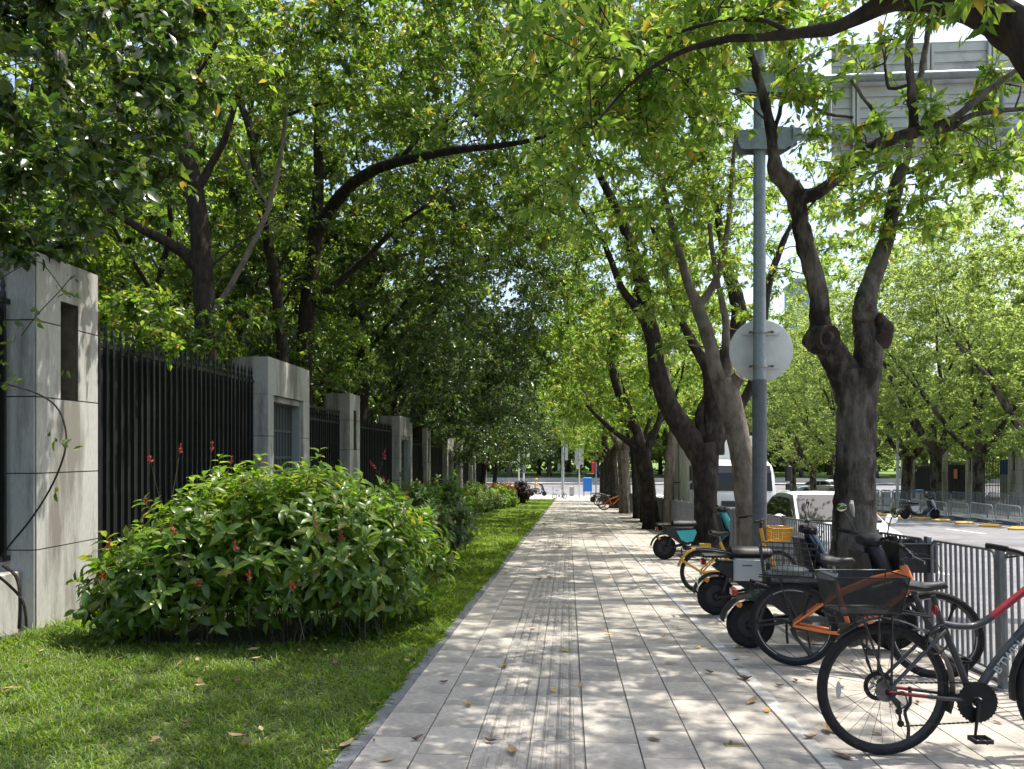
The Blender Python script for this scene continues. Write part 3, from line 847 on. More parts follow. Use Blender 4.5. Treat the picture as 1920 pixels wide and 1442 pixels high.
cl = px_clumps(rs, [(1000,1430,60,440,13.5,18.5,120,.44),(1060,1320,380,660,15,19.5,48,.4),(980,1340,-150,120,12,18,60,.5),(1420,1660,300,560,14.5,19,30,.4),(1280,1400,560,760,16,19,14,.34)])
cl += ell_clumps(rs, (1.8,16.6,10.6), (3.6,3.0,1.9), 70, .55)
build_tree('street_tree', 'dark forked street tree rising behind the turquoise scooter', L3, cl, 'leaf_bright', 'bark_dark', 4, leaf=.12, asp=.23, mode=2, tw=7, sp=3, lf=5, sides=16, step=.1, group=STREET)

# T4 and the thin one beside it
D4 = 24.66
L4 = [px_limb([(1222,994,40),(1221,975,33),(1217,940,30),(1212,900,30),(1206,862,31),(1204,846,30)],D4),
      px_limb([(1204,852,24),(1195,810,19),(1178,768,17),(1161,738,16),(1150,700,15),(1146,665,15),(1148,635,15),(1158,605,15),(1172,585,13),(1192,545,10),(1205,480,8)],D4),
      px_limb([(1208,850,20),(1222,822,15),(1238,780,11),(1246,700,9),(1250,600,7)],D4),
      px_limb([(1204,850,16),(1180,830,12),(1140,800,9),(1100,760,6)],D4)]
cl = px_clumps(rs, [(1070,1260,560,790,22,27,54,.46),(1040,1340,380,620,21,27,60,.55),(990,1340,120,420,20,27,70,.65),(1380,1560,380,640,22,28,26,.5)])
build_tree('street_tree', 'blackish street tree with a crooked limb and a cord tied round its foot', L4, cl, 'leaf_bright', 'bark_dark', 5, leaf=.14, asp=.23, mode=2, tw=7, sp=3, lf=5, sides=12, step=.15, group=STREET)
t4b = build_tree('street_tree', 'slim pale street tree close to the truck, beside the blackish one', [px_limb([(1255,1000,26),(1254,960,20),(1254,900,19),(1257,850,19),(1262,810,17),(1262,770,15),(1250,700,12),(1258,620,8)],22.76)], px_clumps(rs,[(1200,1330,560,740,21,25,16,.4)]), 'leaf_bright', 'bark_pale', 6, leaf=.14, tw=7, sp=3, lf=5, sides=10, step=.2, group=STREET)
far_lab = ['slender dark street tree just past the blackish tied one','stout street tree beside the slender dark one','broad pale-sided street tree next to the red bicycle','street tree behind the row of far parked bicycles','street tree second from the crossing on the railing side','last street tree of the row before the crossing']
for i,(x,y) in enumerate(TREES_R[6:]):
    r2 = np.random.RandomState(40+i)
    r0 = [.13,.17,.30,.32,.30,.28][i]
    Lm = gen_limbs(r2, x, y, 3.1, 8.5, 3.0, r0, (r2.uniform(-.3,.1), r2.uniform(-.2,.2)))
    z = gz(y)
    cl = ell_clumps(r2, (x-.6,y,z+6.8), (4.2,3.6,3.4), 120, .68)
    build_tree('street_tree', far_lab[i], Lm, cl, 'leaf_bright', 'bark_pale' if i in (2,) else 'bark_dark', 50+i, leaf=.18, asp=.24, tw=7, sp=3, lf=5, mode=2, sides=9, step=.4, group=STREET)
# --- garden trees behind the compound fence
GARD = 'garden trees behind the compound fence'
def root_down(l, y=None):
    """carry a limb's first point straight down to the ground"""
    p = l[0]; return [(p[0],p[1],gz(p[1])-.1,p[3]*1.3)] + l
LA = [root_down(px_limb([(387,720,38),(384,600,38),(381,520,38),(377,460,36),(371,400,34),(358,330,35),(345,260,31),(330,200,28),(308,120,21),(280,40,15),(250,-50,11)],13.0)),
      px_limb([(381,512,28),(350,478,24),(310,452,20),(270,432,17),(210,395,12),(150,360,7)],13.0),
      px_limb([(366,365,16),(395,310,14),(420,265,12),(440,200,9),(470,130,6)],13.0),
      px_limb([(330,205,16),(360,150,13),(400,90,9),(450,20,6)],13.0)]
cl = px_clumps(rs, [(100,560,-150,150,9.5,14,56,.42),(100,330,150,420,12.5,16,26,.38),(180,480,570,660,13,14.5,22,.26),(185,330,560,655,9.6,11.2,16,.26),(320,480,590,690,11.8,13.6,16,.26),(180,460,470,600,14,18,30,.42),(400,560,80,460,14,18,34,.42)])
build_tree('garden_tree', 'thick black garden trunk rising straight behind the long railing bay', LA, cl, 'leaf_mid', 'bark_dark', 80, leaf=.12, asp=.24, tw=7, sp=3, lf=5, sides=14, step=.12, group=GARD)
LB = [root_down(px_limb([(530,700,22),(527,620,21),(514,520,20),(500,440,18),(488,370,17),(478,300,16),(468,240,15),(446,180,11),(430,120,8),(405,50,5)],16.6)),
      px_limb([(474,270,11),(500,235,9),(540,215,7),(600,195,5)],16.6), px_limb([(466,235,9),(480,170,7),(520,130,5),(560,100,4)],16.6)]
cl = px_clumps(rs, [(340,700,-140,180,11,17,100,.46),(460,660,140,300,16.5,19,34,.4),(500,700,590,690,17,19,16,.3),(560,720,600,725,15.6,19,22,.32),(440,700,300,560,17.5,21,40,.46)])
build_tree('garden_tree', 'slim brown garden tree between the two black trunks', LB, cl, 'leaf_mid', 'bark_dark', 81, leaf=.11, asp=.24, tw=7, sp=3, lf=5, sides=12, step=.12, group=GARD)
LC = [root_down(px_limb([(570,700,32),(572,640,31),(576,580,30),(585,500,28),(592,430,28),(597,350,20),(597,280,18),(597,205,17)],18.4)),
      px_limb([(590,445,18.4,26),(620,392,18,24),(655,350,17.3,22),(700,320,16.6,20),(745,304,16,18),(800,292,15.4,16),(860,281,14.8,14),(930,274,14.2,11),(1000,262,13.7,8),(1070,236,13.2,5)]),
      px_limb([(745,306,16,10),(775,270,15.9,9),(800,245,15.8,8),(840,225,15.6,5)]),
      px_limb([(597,210,18.4,12),(625,195,18.2,10),(665,170,18,7),(700,120,17.8,5)]),
      px_limb([(580,560,18.4,14),(620,540,18.2,14),(680,490,18,12),(740,430,17.6,9),(800,385,17.2,6)])]
cl = px_clumps(rs, [(600,1080,-140,260,11.5,17,200,.48),(640,1050,300,460,15.5,19.5,66,.44),(540,860,150,340,17.5,22,56,.46),(600,920,400,560,18.5,22,50,.46)])
build_tree('garden_tree', 'garden tree whose long dark limb arches out over the path', LC, cl, 'leaf_mid', 'bark_dark', 82, leaf=.128, asp=.26, mode=2, tw=7, sp=3, lf=5, sides=14, step=.12, group=GARD)
LD = [root_down(px_limb([(378,700,11),(380,620,11),(430,540,11),(470,465,10),(500,400,9),(521,320,8),(534,240,7),(540,150,5)],13.0)), px_limb([(505,390,6),(470,330,5),(440,280,4)],13.0)]
build_tree('garden_tree', 'thin bare grey sapling slanting up across the black trunks', LD, px_clumps(rs,[(440,600,60,240,12,13.5,12,.34)]), 'leaf_mid', 'bark_pale', 83, leaf=.11, asp=.24, tw=6, sp=3, lf=5, sides=9, step=.1, group=GARD)
LE = [root_down(px_limb([(676,760,30),(678,690,26),(673,620,24),(690,545,21),(740,472,17),(800,400,13),(850,345,9)],23.5)), px_limb([(676,680,16),(660,560,14),(655,430,12),(668,400,10),(640,300,7)],23.5)]
cl = px_clumps(rs, [(620,920,420,660,21,26,90,.5),(680,1040,60,440,19,26,150,.6),(600,780,560,730,22,25,36,.42)])
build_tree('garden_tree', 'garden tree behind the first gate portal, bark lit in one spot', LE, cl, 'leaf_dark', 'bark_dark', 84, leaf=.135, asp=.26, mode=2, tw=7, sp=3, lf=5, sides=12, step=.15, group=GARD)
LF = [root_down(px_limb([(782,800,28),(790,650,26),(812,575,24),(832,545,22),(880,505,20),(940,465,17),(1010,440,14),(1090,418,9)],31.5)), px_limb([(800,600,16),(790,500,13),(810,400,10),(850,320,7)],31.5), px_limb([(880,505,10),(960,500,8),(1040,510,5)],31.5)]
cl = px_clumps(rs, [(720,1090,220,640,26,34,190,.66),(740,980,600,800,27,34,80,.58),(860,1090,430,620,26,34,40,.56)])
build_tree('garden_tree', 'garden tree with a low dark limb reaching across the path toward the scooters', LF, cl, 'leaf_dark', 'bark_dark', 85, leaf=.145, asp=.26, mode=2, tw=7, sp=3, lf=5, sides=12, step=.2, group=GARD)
r2 = np.random.RandomState(90)
# near tree beside the first pillar: trunk out of the picture
Ln = gen_limbs(r2, -7.6, 5.4, 3.2, 8, 3.6, .2)
cl = px_clumps(r2, [(-60,330,-120,420,6.2,9.0,76,.32),(-40,130,430,480,7.0,8.4,8,.22),(240,420,-60,220,6.6,8.5,14,.28)])
cl += ell_clumps(r2, (-6.4,5.0,7.2), (3.0,3.4,1.6), 30, .46)
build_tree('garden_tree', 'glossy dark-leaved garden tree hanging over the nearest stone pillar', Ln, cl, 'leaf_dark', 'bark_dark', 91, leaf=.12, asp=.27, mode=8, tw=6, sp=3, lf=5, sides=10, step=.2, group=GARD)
glabs = {0:'garden tree filling the gap behind the thick black trunk',1:'garden tree in the shade behind the second pillar',2:'garden tree in the shade behind the second portal',3:'garden tree leaning over the third pillar',4:'garden tree leaning over the third portal',5:'garden tree in the deep shade past the fourth pillar',6:'dark garden tree overhanging the far lawn',7:'dark garden tree overhanging the end of the path',8:'last garden tree before the crossing'}
for i,(x,y,h,sp_,n) in enumerate([(-9.5,17.5,10,3.8,80),(-8.2,22.0,10,4.0,64),(-7.6,28,10,4.0,70),(-7.4,33.5,10,4.0,70),(-7.4,39,10,4.0,66),(-7.2,45,10,4.0,66),(-7.0,51,10,4.2,66),(-6.6,57.5,10,4.4,66),(-6.4,64.5,9.5,4.4,60)]):
    z = gz(y)
    Lm = gen_limbs(r2, x, y, 2.8, h-1.5, sp_, .2, (.3,0))
    reach = 1.6 if i else 0
    cl = ell_clumps(r2, (x+reach,y,z+6.6), (sp_+1.2,3.6,4.2), int(n*1.7), .66)
    cl += ell_clumps(r2, (x+reach+2.2,y,z+4.9), (2.4,2.8,1.3), 14 if i else 0, .5)
    if i < 5: cl += ell_clumps(r2, (x+5.2,y+1.5,z+10.6), (4.0,4.0,2.2), 42, .8)
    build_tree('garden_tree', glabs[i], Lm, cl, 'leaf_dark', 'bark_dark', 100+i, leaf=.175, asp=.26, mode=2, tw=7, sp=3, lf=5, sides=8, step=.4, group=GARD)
# second, deeper row closes the view: three shapes, each tree a copy of its own
bgp = []
for k in range(3):
    bgp.append(build_tree('garden_tree', 'background tree deeper in the garden behind the front row of trees', gen_limbs(r2,0,20,2.4,13,3.5,.24), ell_clumps(r2,(0,20,gz(20)+8.6),(5.0,4.8,8.4),250,.95), 'leaf_mid','bark_dark',120+k, leaf=.26, asp=.26, mode=2, tw=6, sp=3, lf=5, sides=7, step=.6, group='background garden trees'))
for i,(x,y) in enumerate([(-13,10),(-14,16),(-13,22.5),(-14,29),(-13,36),(-13,44),(-12,53),(-12,62),(-22,20),(-23,29),(-22,40),(-22,52)]):
    o = bgp[i] if i < 3 else copy_tree(bgp[i%3])
    o.location = (x,y,gz(y)-.02); o.rotation_euler = (0,0,i*1.7); q = .95+.04*(i%4); o.scale = (q,q,q)

# --- trees on the opposite side of the road
OPP = 'street trees across the road'
olab = ['opposite street tree partly out of the picture at the edge','opposite street tree with a low spreading limb, in front of the barred gate','opposite street tree beside the stone pillar','opposite dark-trunked street tree by the blue barriers','opposite street tree between the big knobbed trunk and the barriers','opposite street tree farther down the road','opposite street tree near the parked cars','opposite street tree close to the crossing']
def yx(px, X):
    t = (px-960)/1430; return X*(_c+t*_s)/(t*_c-_s)
opp = []
for k in range(3):
    Lm = gen_limbs(r2, 0, 44, 3.0, 11, 4.6, .30, (r2.uniform(-.2,.2),0), 5)
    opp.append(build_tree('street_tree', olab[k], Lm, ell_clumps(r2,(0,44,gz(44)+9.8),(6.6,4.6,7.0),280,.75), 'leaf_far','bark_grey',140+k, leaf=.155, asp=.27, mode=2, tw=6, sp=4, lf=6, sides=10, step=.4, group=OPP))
for i,px in enumerate([1990,1856,1775,1715,1650,1590,1540,1500]):
    X = 21.5; y = yx(px, X)
    o = opp[i] if i < 3 else copy_tree(opp[i%3])
    o.location = (X-.6,y,gz(y)-.02); o.rotation_euler = (0,0,(0,.3,-.4,math.pi,2.8,3.4,.5,2.5)[i]); o['label'] = olab[i]
    q = (1,.96,1.04,.98,1.02,1,.95,1.03)[i]; o.scale = (q,q,q)
obp = []
for k in range(2):
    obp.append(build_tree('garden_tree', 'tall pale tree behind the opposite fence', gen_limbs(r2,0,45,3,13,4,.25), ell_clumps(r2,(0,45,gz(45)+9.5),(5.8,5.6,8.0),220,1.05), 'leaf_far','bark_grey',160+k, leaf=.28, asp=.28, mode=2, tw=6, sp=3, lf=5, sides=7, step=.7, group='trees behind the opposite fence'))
for i,(x,y) in enumerate([(29,27),(30,37),(31,47),(33,58),(36,70),(40,50),(42,64),(30,82),(44,78)]):
    o = obp[i] if i < 2 else copy_tree(obp[i%2])
    o.location = (x,y,gz(y)-.02); o.rotation_euler = (0,0,i*2.1); q = .94+.05*(i%4); o.scale = (q,q,q)
# --- park trees beyond the crossing: three shapes, each tree a copy of its own
protos = []
for i in range(3):
    r3 = np.random.RandomState(200+i)
    y = 118
    z = gz(y)+.55
    h = 9+i*1.5
    protos.append(build_tree('park_tree', 'leafy park tree beyond the crossing', gen_limbs(r3,0,y,2.4,h-2,4,.24,z0=z), ell_clumps(r3,(0,y,z+h*.58),(5.2,4.8,h*.42),120,.85), 'leaf_park','bark_grey',210+i, base=(0,y,z), leaf=.34, asp=.3, mode=2, tw=7, sp=3, lf=6, sides=7, step=.8, group='park trees beyond the crossing'))
r3 = random.Random(9)
spots = [(-30,119),(-19,121),(-9,118),(-3,122),(4.5,120),(11,117),(18,122),(27,119),(36,121),(46,118),(55,122),(66,119),(78,122),(-24,132),(-13,134),(-5,131),(2,135),(9,130),(16,134),(24,131),(33,134),(44,132),(58,134),(70,131),(84,134),(-16,150),(0,148),(14,152),(30,149),(50,151),(95,128),(108,136)]
first = {0:True,1:True,2:True}
for j,(x,y) in enumerate(spots):
    k = j%3
    if first[k]: o = protos[k]; first[k] = False
    else: o = copy_tree(protos[k])
    s = r3.uniform(1.35,1.9) if y < 140 else r3.uniform(2.0,2.6)
    o.location = (x, y, gz(y)+.5); o.rotation_euler = (0,0,r3.uniform(0,6.28)); o.scale = (s,s,s*r3.uniform(.9,1.1))
# ------------------------------------------------------------------ lawn grass, shrubs, climbers, fallen leaves
M['grass'] = leaf_mat('grass_blade', [(0,(.058,.115,.014)),(.5,(.098,.165,.02)),(.92,(.15,.21,.035)),(1,(.24,.22,.08))], [(0,(.20,.40,.02)),(.5,(.34,.56,.03)),(.92,(.48,.64,.06)),(1,(.5,.46,.16))], .42, .42, .5)
M['shrub_leaf'] = leaf_mat('shrub_leaf', [(0,(.055,.115,.016)),(.5,(.09,.16,.02)),(.9,(.135,.20,.03)),(1,(.17,.14,.05))], [(0,(.17,.38,.02)),(.5,(.32,.54,.035)),(.9,(.48,.64,.06)),(1,(.5,.42,.06))], .42, .34, .6)
M['dark_leaf'] = leaf_mat('dark_shrub_leaf', [(0,(.032,.075,.014)),(.5,(.05,.105,.018)),(.85,(.08,.13,.026)),(1,(.11,.07,.03))], [(0,(.08,.22,.015)),(.5,(.14,.32,.02)),(.85,(.24,.40,.03)),(1,(.3,.14,.05))], .3, .38, .5)
M['pale_leaf'] = leaf_mat('pale_shrub_leaf', [(0,(.08,.15,.03)),(.5,(.15,.22,.06)),(1,(.34,.36,.18))], [(0,(.16,.34,.03)),(.5,(.28,.46,.05)),(1,(.5,.55,.2))], .4, .45, .4)
M['purple_leaf'] = leaf_mat('purple_shrub_leaf', [(0,(.02,.012,.014)),(.5,(.035,.02,.02)),(1,(.05,.04,.025))], [(0,(.06,.02,.03)),(.5,(.1,.03,.04)),(1,(.1,.09,.03))], .25, .4, .5)
M['red_leaf'] = leaf_mat('red_shrub_leaf', [(0,(.10,.03,.015)),(.5,(.16,.06,.02)),(1,(.09,.12,.03))], [(0,(.35,.07,.02)),(.5,(.45,.15,.03)),(1,(.2,.35,.04))], .35, .4, .5)
M['stem'] = mat('shrub_stem', (.045,.05,.025), (.07,.06,.035), 10, .9)
M['flower'] = leaf_mat('flower_red', [(0,(.20,.015,.02)),(.6,(.32,.045,.04)),(1,(.42,.13,.09))], [(0,(.5,.04,.05)),(.6,(.6,.09,.08)),(1,(.7,.25,.15))], .35, .5, .3)

def grass_patch(rs, regions, mode=4):
    Bs=[];Ds=[];Ns=[];Ls=[];Ws=[]
    for (x0,x1,y0,y1,dens,ln,wd) in regions:
        n = int((x1-x0)*(y1-y0)*dens)
        x = rs.uniform(x0,x1,n); y = rs.uniform(y0,y1,n)
        # clumpy growth: keep more where a slow wave is high
        f = .5+.5*np.sin(x*5.1+np.sin(y*3.3)*1.7)*np.sin(y*4.3+np.sin(x*2.9)*1.3)
        keep = rs.uniform(0,1,n) < .45+.55*f
        x=x[keep];y=y[keep];n=len(x); f=f[keep]
        z = -SLOPE*y-.012
        a = rs.uniform(0,6.283,n); tilt = rs.uniform(.15,1.25,n)
        D = np.stack([np.cos(a)*np.sin(tilt),np.sin(a)*np.sin(tilt),np.cos(tilt)],1)
        Nn = np.stack([-np.cos(a)*np.cos(tilt),-np.sin(a)*np.cos(tilt),np.sin(tilt)],1)+rs.normal(size=(n,3))*.25
        L = ln*rs.uniform(.5,1.3,n)*(.75+.5*f)
        Bs.append(np.stack([x,y,z],1));Ds.append(D);Ns.append(Nn);Ls.append(L);Ws.append(wd*rs.uniform(.7,1.3,n))
    return leaves_geo(np.concatenate(Bs),np.concatenate(Ds),np.concatenate(Ns),np.concatenate(Ls),np.concatenate(Ws),mode,droop=.42,fold=.2)
rg = np.random.RandomState(21)
V,T = grass_patch(rg, [(-4.0,-1.19,3.4,5.2,4800,.062,.0043),(-5.3,-1.19,5.2,6.6,4200,.068,.0046),(-5.1,-4.0,6.2,8.0,1200,.13,.006)])
V2,T2 = grass_patch(rg, [(-2.4,-1.19,6.6,12,2800,.07,.0058),(-3.2,-1.19,12,20,1500,.075,.0085),(-4.4,-1.19,20,34,650,.085,.013),(-4.6,-1.19,34,70,280,.10,.022),(-1.27,-1.195,3.4,14,2400,.065,.0043)], 2)
T = np.concatenate([T,T2+len(V)]); V = np.concatenate([V,V2])
tag(link('grass', np_mesh('grass', V, T, M['grass'])), 'short broad-bladed lawn grass beside the path', 'grass', kind='stuff')

def shrub(name, label, lobes, leafm, seed, stems=24, n=900, leaf=.11, asp=.24, mode=8, lf=6, droop=.35, base=None, group=None, upward=.35, spread_in=.55):
    """lobes: (x,y,zc,rx,ry,rz,weight) ellipsoids in world space; sprigs of leaves near their surface on thin stems"""
    rs = np.random.RandomState(seed)
    x0 = np.mean([l[0] for l in lobes]); y0 = np.mean([l[1] for l in lobes])
    base = np.array(base or (x0,y0,gz(y0)))
    t = thing(name, label, 'shrub', base, 0, group)
    w = np.array([l[6] for l in lobes]); w = w/w.sum()
    P=[];O=[]
    for _ in range(n):
        l = lobes[rs.choice(len(lobes),p=w)]
        v = rs.normal(size=3); v /= np.linalg.norm(v)
        if v[2] < -.75: v[2] *= -1
        k = 1-abs(rs.normal())*.22 if rs.uniform() > .3 else rs.uniform(spread_in,1)
        k *= 1+.16*math.sin(v[0]*7+l[0]*5)*math.sin(v[1]*6+l[1]*3)+(rs.uniform(0,.28) if rs.uniform() < .14 and v[2] > -.1 else 0)
        p = np.array(l[:3])+v*np.array(l[3:6])*k
        if p[2] < gz(p[1])+.06: p[2] = gz(p[1])+.06+rs.uniform(0,.15)
        P.append(p); O.append(unit(v/np.array(l[3:6])*min(l[3:6])))
    P=np.array(P);O=np.array(O)
    ax = unit(O*.8+np.array([0,0,upward])+rs.normal(size=P.shape)*.25)
    # stems from the foot of each lobe
    A=[];B=[];ra=[];rb=[]
    for i in range(n):
        l = lobes[int(np.argmin([((P[i]-np.array(q[:3]))**2).sum() for q in lobes]))]
        foot = np.array([l[0]+rs.normal()*l[3]*.25, l[1]+rs.normal()*l[4]*.25, gz(l[1])-.02])
        if i % max(1,n//(stems*6)) == 0:
            m = foot*.4+P[i]*.6+np.array([0,0,.1]); A += [foot,m]; B += [m,P[i]]; ra += [.008,.005]; rb += [.005,.003]
        else:
            s = P[i]-ax[i]*rs.uniform(.12,.3); A.append(s); B.append(P[i]); ra.append(.0035); rb.append(.002)
    V,Q = segs_geo(np.array(A)-base,np.array(B)-base,np.array(ra),np.array(rb),4)
    link('stems', np_mesh('stems', V, None, M['stem'], True, Q), t)
    # whorls of leaves round each sprig's axis
    BB = np.repeat(P[:,None,:],lf,1) - ax[:,None,:]*(np.linspace(0,.09,lf)*leaf/.11)[None,:,None]
    u = unit(np.cross(ax, rs.normal(size=ax.shape))); v2 = np.cross(ax,u)
    ang = (np.arange(lf)*2.4)[None,:]+rs.uniform(0,6.28,n)[:,None]+rs.normal(size=(n,lf))*.25
    side = u[:,None,:]*np.cos(ang)[...,None]+v2[:,None,:]*np.sin(ang)[...,None]
    D = unit(side*.9+ax[:,None,:]*np.linspace(.75,.1,lf)[None,:,None]+rs.normal(size=side.shape)*.12)
    N = unit(ax[:,None,:]+side*-.3+np.array([0,0,.5])+rs.normal(size=side.shape)*.2)
    c = n*lf; L = leaf*rs.uniform(.55,1.3,c)*np.tile(np.linspace(.7,1.1,lf),n)
    V,T = leaves_geo(BB.reshape(-1,3)-base,D.reshape(-1,3),N.reshape(-1,3),L,L*asp*rs.uniform(.85,1.15,c),mode,droop=droop,fold=.28)
    link('foliage', np_mesh('foliage', V, T, M[leafm]), t)
    return t, P, ax, base
zz = lambda y,h: gz(y)+h
fs, P, AX, FB = shrub('flowering_shrub', 'large sunlit shrub with long green leaves and small red flower spikes on the lawn',
    [(-4.02,6.8,zz(7,.42),.48,.55,.46,.9),(-3.75,6.8,zz(7,.55),.5,.6,.55,.8),(-3.35,6.9,zz(7,.75),.7,.8,.72,1.6),(-2.55,6.9,zz(7,.82),.75,.8,.78,2),(-1.95,7.2,zz(7,.70),.62,.8,.66,1.6),(-1.72,8.0,zz(8,.6),.5,.8,.58,1),(-2.6,7.7,zz(7.7,.95),.8,.8,.72,1.2),(-3.3,7.6,zz(7.6,.95),.6,.7,.68,1)], 'shrub_leaf', 31, n=2300, leaf=.15, asp=.23, lf=6, base=(-2.8,7.2,gz(7.2)), spread_in=.35)
# red flower spikes, each one a part
rf = np.random.RandomState(33); SA = []; SB = []
def spike(p, ax, h):
    n = 34; t = np.linspace(0,1,n)
    Bp = p[None]+ax[None]*(t*h)[:,None]
    D = unit(rf.normal(size=(n,3))+ax[None]*.5); N = rf.normal(size=(n,3))
    L = .026*rf.uniform(.5,1.4,n)*(1.15-.6*t)
    V1,T1 = leaves_geo(Bp-FB,D,N,L,L*.25,2)
    link('flower_spike', np_mesh('flower_spike', V1, T1, M['flower']), fs)
    SA.append(p-ax*.42+np.array([rf.normal()*.04,rf.normal()*.04,0])-FB); SB.append(p+ax*h*.95-FB)
for (px,py,d) in [(283,868,6.6),(337,850,7.0),(397,845,7.3),(432,870,7.3),(272,945,6.6),(325,1000,6.2),(592,990,6.3),(200,1028,6.5),(193,1090,6.4),(440,1030,6.1),(370,1100,6.1),(550,1105,6.0),(720,860,8.3),(703,880,8.3),(628,895,7.8),(720,905,8.2),(575,910,7.0),(640,1010,6.4),(455,905,7.0),(765,935,8.4),(735,985,7.2),(465,1085,6.1)]:
    p = np.array(at(px,py,d)); spike(p, unit(np.array([rf.normal()*.25,rf.normal()*.2,1.0])), rf.uniform(.05,.10))
V,Q = segs_geo(np.array(SA),np.array(SB),np.full(len(SA),.0028),np.full(len(SA),.0014),4); tag(link('flower_stems', np_mesh('flower_stems', V, None, M['stem'], True, Q), fs), kind='stuff')
shrub('clipped_shrub', 'dark round shrub with stiff leaves standing past the big flowering one', [(-2.05,12.2,zz(12.2,.85),.56,.65,.60,1.3),(-2.3,11.2,zz(11.2,.85),.62,.8,.64,1),(-2.6,10.3,zz(10.3,.75),.6,.7,.62,.8),(-2.25,13.6,zz(13.6,.75),.52,.7,.56,.7)], 'dark_leaf', 34, n=1300, leaf=.14, asp=.21, mode=4, lf=8, droop=.15, upward=.6)
shrub('pale_shrub', 'pale variegated shrub brightly lit on the far lawn', [(-4.3,34,zz(34,.6),.7,1.6,.7,1),(-4.5,36.5,zz(36.5,.75),.9,1.6,.75,1.4),(-4.0,38.2,zz(38,.55),.8,1.2,.6,1)], 'pale_leaf', 35, n=900, leaf=.17, asp=.22, mode=2, lf=7)
shrub('green_shrub', 'mid-green shrub next to the pale variegated one', [(-3.9,43,zz(43,.6),.8,2,.7,1),(-3.6,46,zz(46,.5),.6,1.5,.6,1)], 'shrub_leaf', 36, n=500, leaf=.2, asp=.22, mode=2, lf=7)
shrub('red_shrub', 'reddish-leaved shrub behind the dark purple one', [(-4.3,53,zz(53,.7),.8,1.6,.8,1),(-4.7,50,zz(50,.7),.8,1.6,.8,1)], 'red_leaf', 37, n=420, leaf=.2, asp=.25, mode=2, lf=7)
shrub('purple_shrub', 'round dark purple shrub at the end of the lawn', [(-3.3,54,zz(54,.85),.72,.8,.75,1)], 'purple_leaf', 38, n=420, leaf=.16, asp=.35, mode=2, lf=7)
# hedge of garden shrubs behind the railings
hl = ['leafy garden shrub pushing over the long railing bay','leafy garden shrub behind the first gate portal','garden shrub behind the second pillar bay','garden shrub behind the second portal','garden shrub in the far shade behind the railings']
for i,(y0,y1,h) in enumerate([(8.6,13.2,2.9),(13.4,18.8,2.7),(19,25,2.7),(25,33,2.6),(33,46,2.6)]):
    n = 4
    lob = [(-7.0-.3*(k%2), y0+(y1-y0)*(k+.5)/n, zz(y0+(y1-y0)*(k+.5)/n, h*.62), .95, (y1-y0)/n*.75, h*.55, 1) for k in range(n)]
    shrub('garden_shrub', hl[i], lob, 'dark_leaf' if i%2 else 'shrub_leaf', 60+i, n=520, leaf=.15+.03*i, asp=.24, mode=4 if i < 2 else 2, lf=7, group='garden shrubs behind the railings')

r9 = np.random.RandomState(5)
shrub('hedge_belt', 'dense dark belt of bushes closing the far side of the park', [(-70+9*k+r9.uniform(-2,2), 158+r9.uniform(-5,5), gz(150)+2.6+r9.uniform(-.6,1.2), 7.5, 4, 3.8+r9.uniform(-.6,1.6), 1) for k in range(26)], 'dark_leaf', 66, n=2600, leaf=1.1, asp=.3, mode=2, lf=6, upward=.2)
# bare climber on the first pillar with few leaves
cb = thing('climber', 'thin bare creeper stem with few leaves on the nearest stone pillar', 'creeper', tuple(at(10,1170,7.3)))
cbl = Vector(cb.location)
def pl(lst): return [at(*q)-cbl for q in lst]
b = MB()
b.tube(catmull([tuple(p)+(0,) for p in pl([(36,1178,7.25),(38,1120,7.2),(30,1080,7.2),(5,1060,7.2)])],.05)[:,:3], [.02]*200 if False else .016, 6)
b.tube(catmull([tuple(p)+(0,) for p in pl([(50,1178,7.25),(44,1130,7.2),(20,1100,7.2),(-10,1075,7.2)])],.05)[:,:3], .013, 6)
b.obj('stem', M['bark_dark'], cb, True)
b = MB(); b.tube(catmull([tuple(p)+(0,) for p in pl([(-10,1060,7.2),(20,1020,7.2),(62,968,7.15),(100,905,7.12),(122,845,7.12),(122,800,7.15),(105,762,7.15),(70,738,7.15),(20,722,7.2),(-20,715,7.2)])],.05)[:,:3], .0085, 6); b.obj('stem', M['bark_dark'], cb, True)
b = MB(); b.tube(catmull([tuple(p)+(0,) for p in pl([(-10,530,6.9),(30,505,6.9),(70,490,6.9),(95,512,6.9),(120,545,6.95),(150,560,7.0)])],.05)[:,:3], .004, 5); b.tube(catmull([tuple(p)+(0,) for p in pl([(40,630,6.9),(70,590,6.9),(110,548,6.95),(135,518,7)])],.05)[:,:3], .004, 5); b.obj('stem', M['bark_dark'], cb, True)
rs5 = np.random.RandomState(8)
pts = np.array([at(px+rs5.uniform(-14,14),py+rs5.uniform(-12,12),7.0+rs5.uniform(-.2,.1)) for (px,py) in [(20,690),(15,640),(30,720),(10,700),(25,610),(130,830),(125,835),(105,925),(100,820),(5,670),(12,720),(112,700),(110,545),(140,550),(130,525),(5,600),(70,600),(75,585)] for _ in range(3)])
V,T = leaves_geo(pts-np.array(cbl), rs5.normal(size=pts.shape)-np.array([0,0,.5]), rs5.normal(size=pts.shape)+np.array([0,-.5,.5]), rs5.uniform(.05,.11,len(pts)), rs5.uniform(.014,.026,len(pts)), 8)
link('foliage', np_mesh('foliage', V, T, M['leaf_mid']), cb)

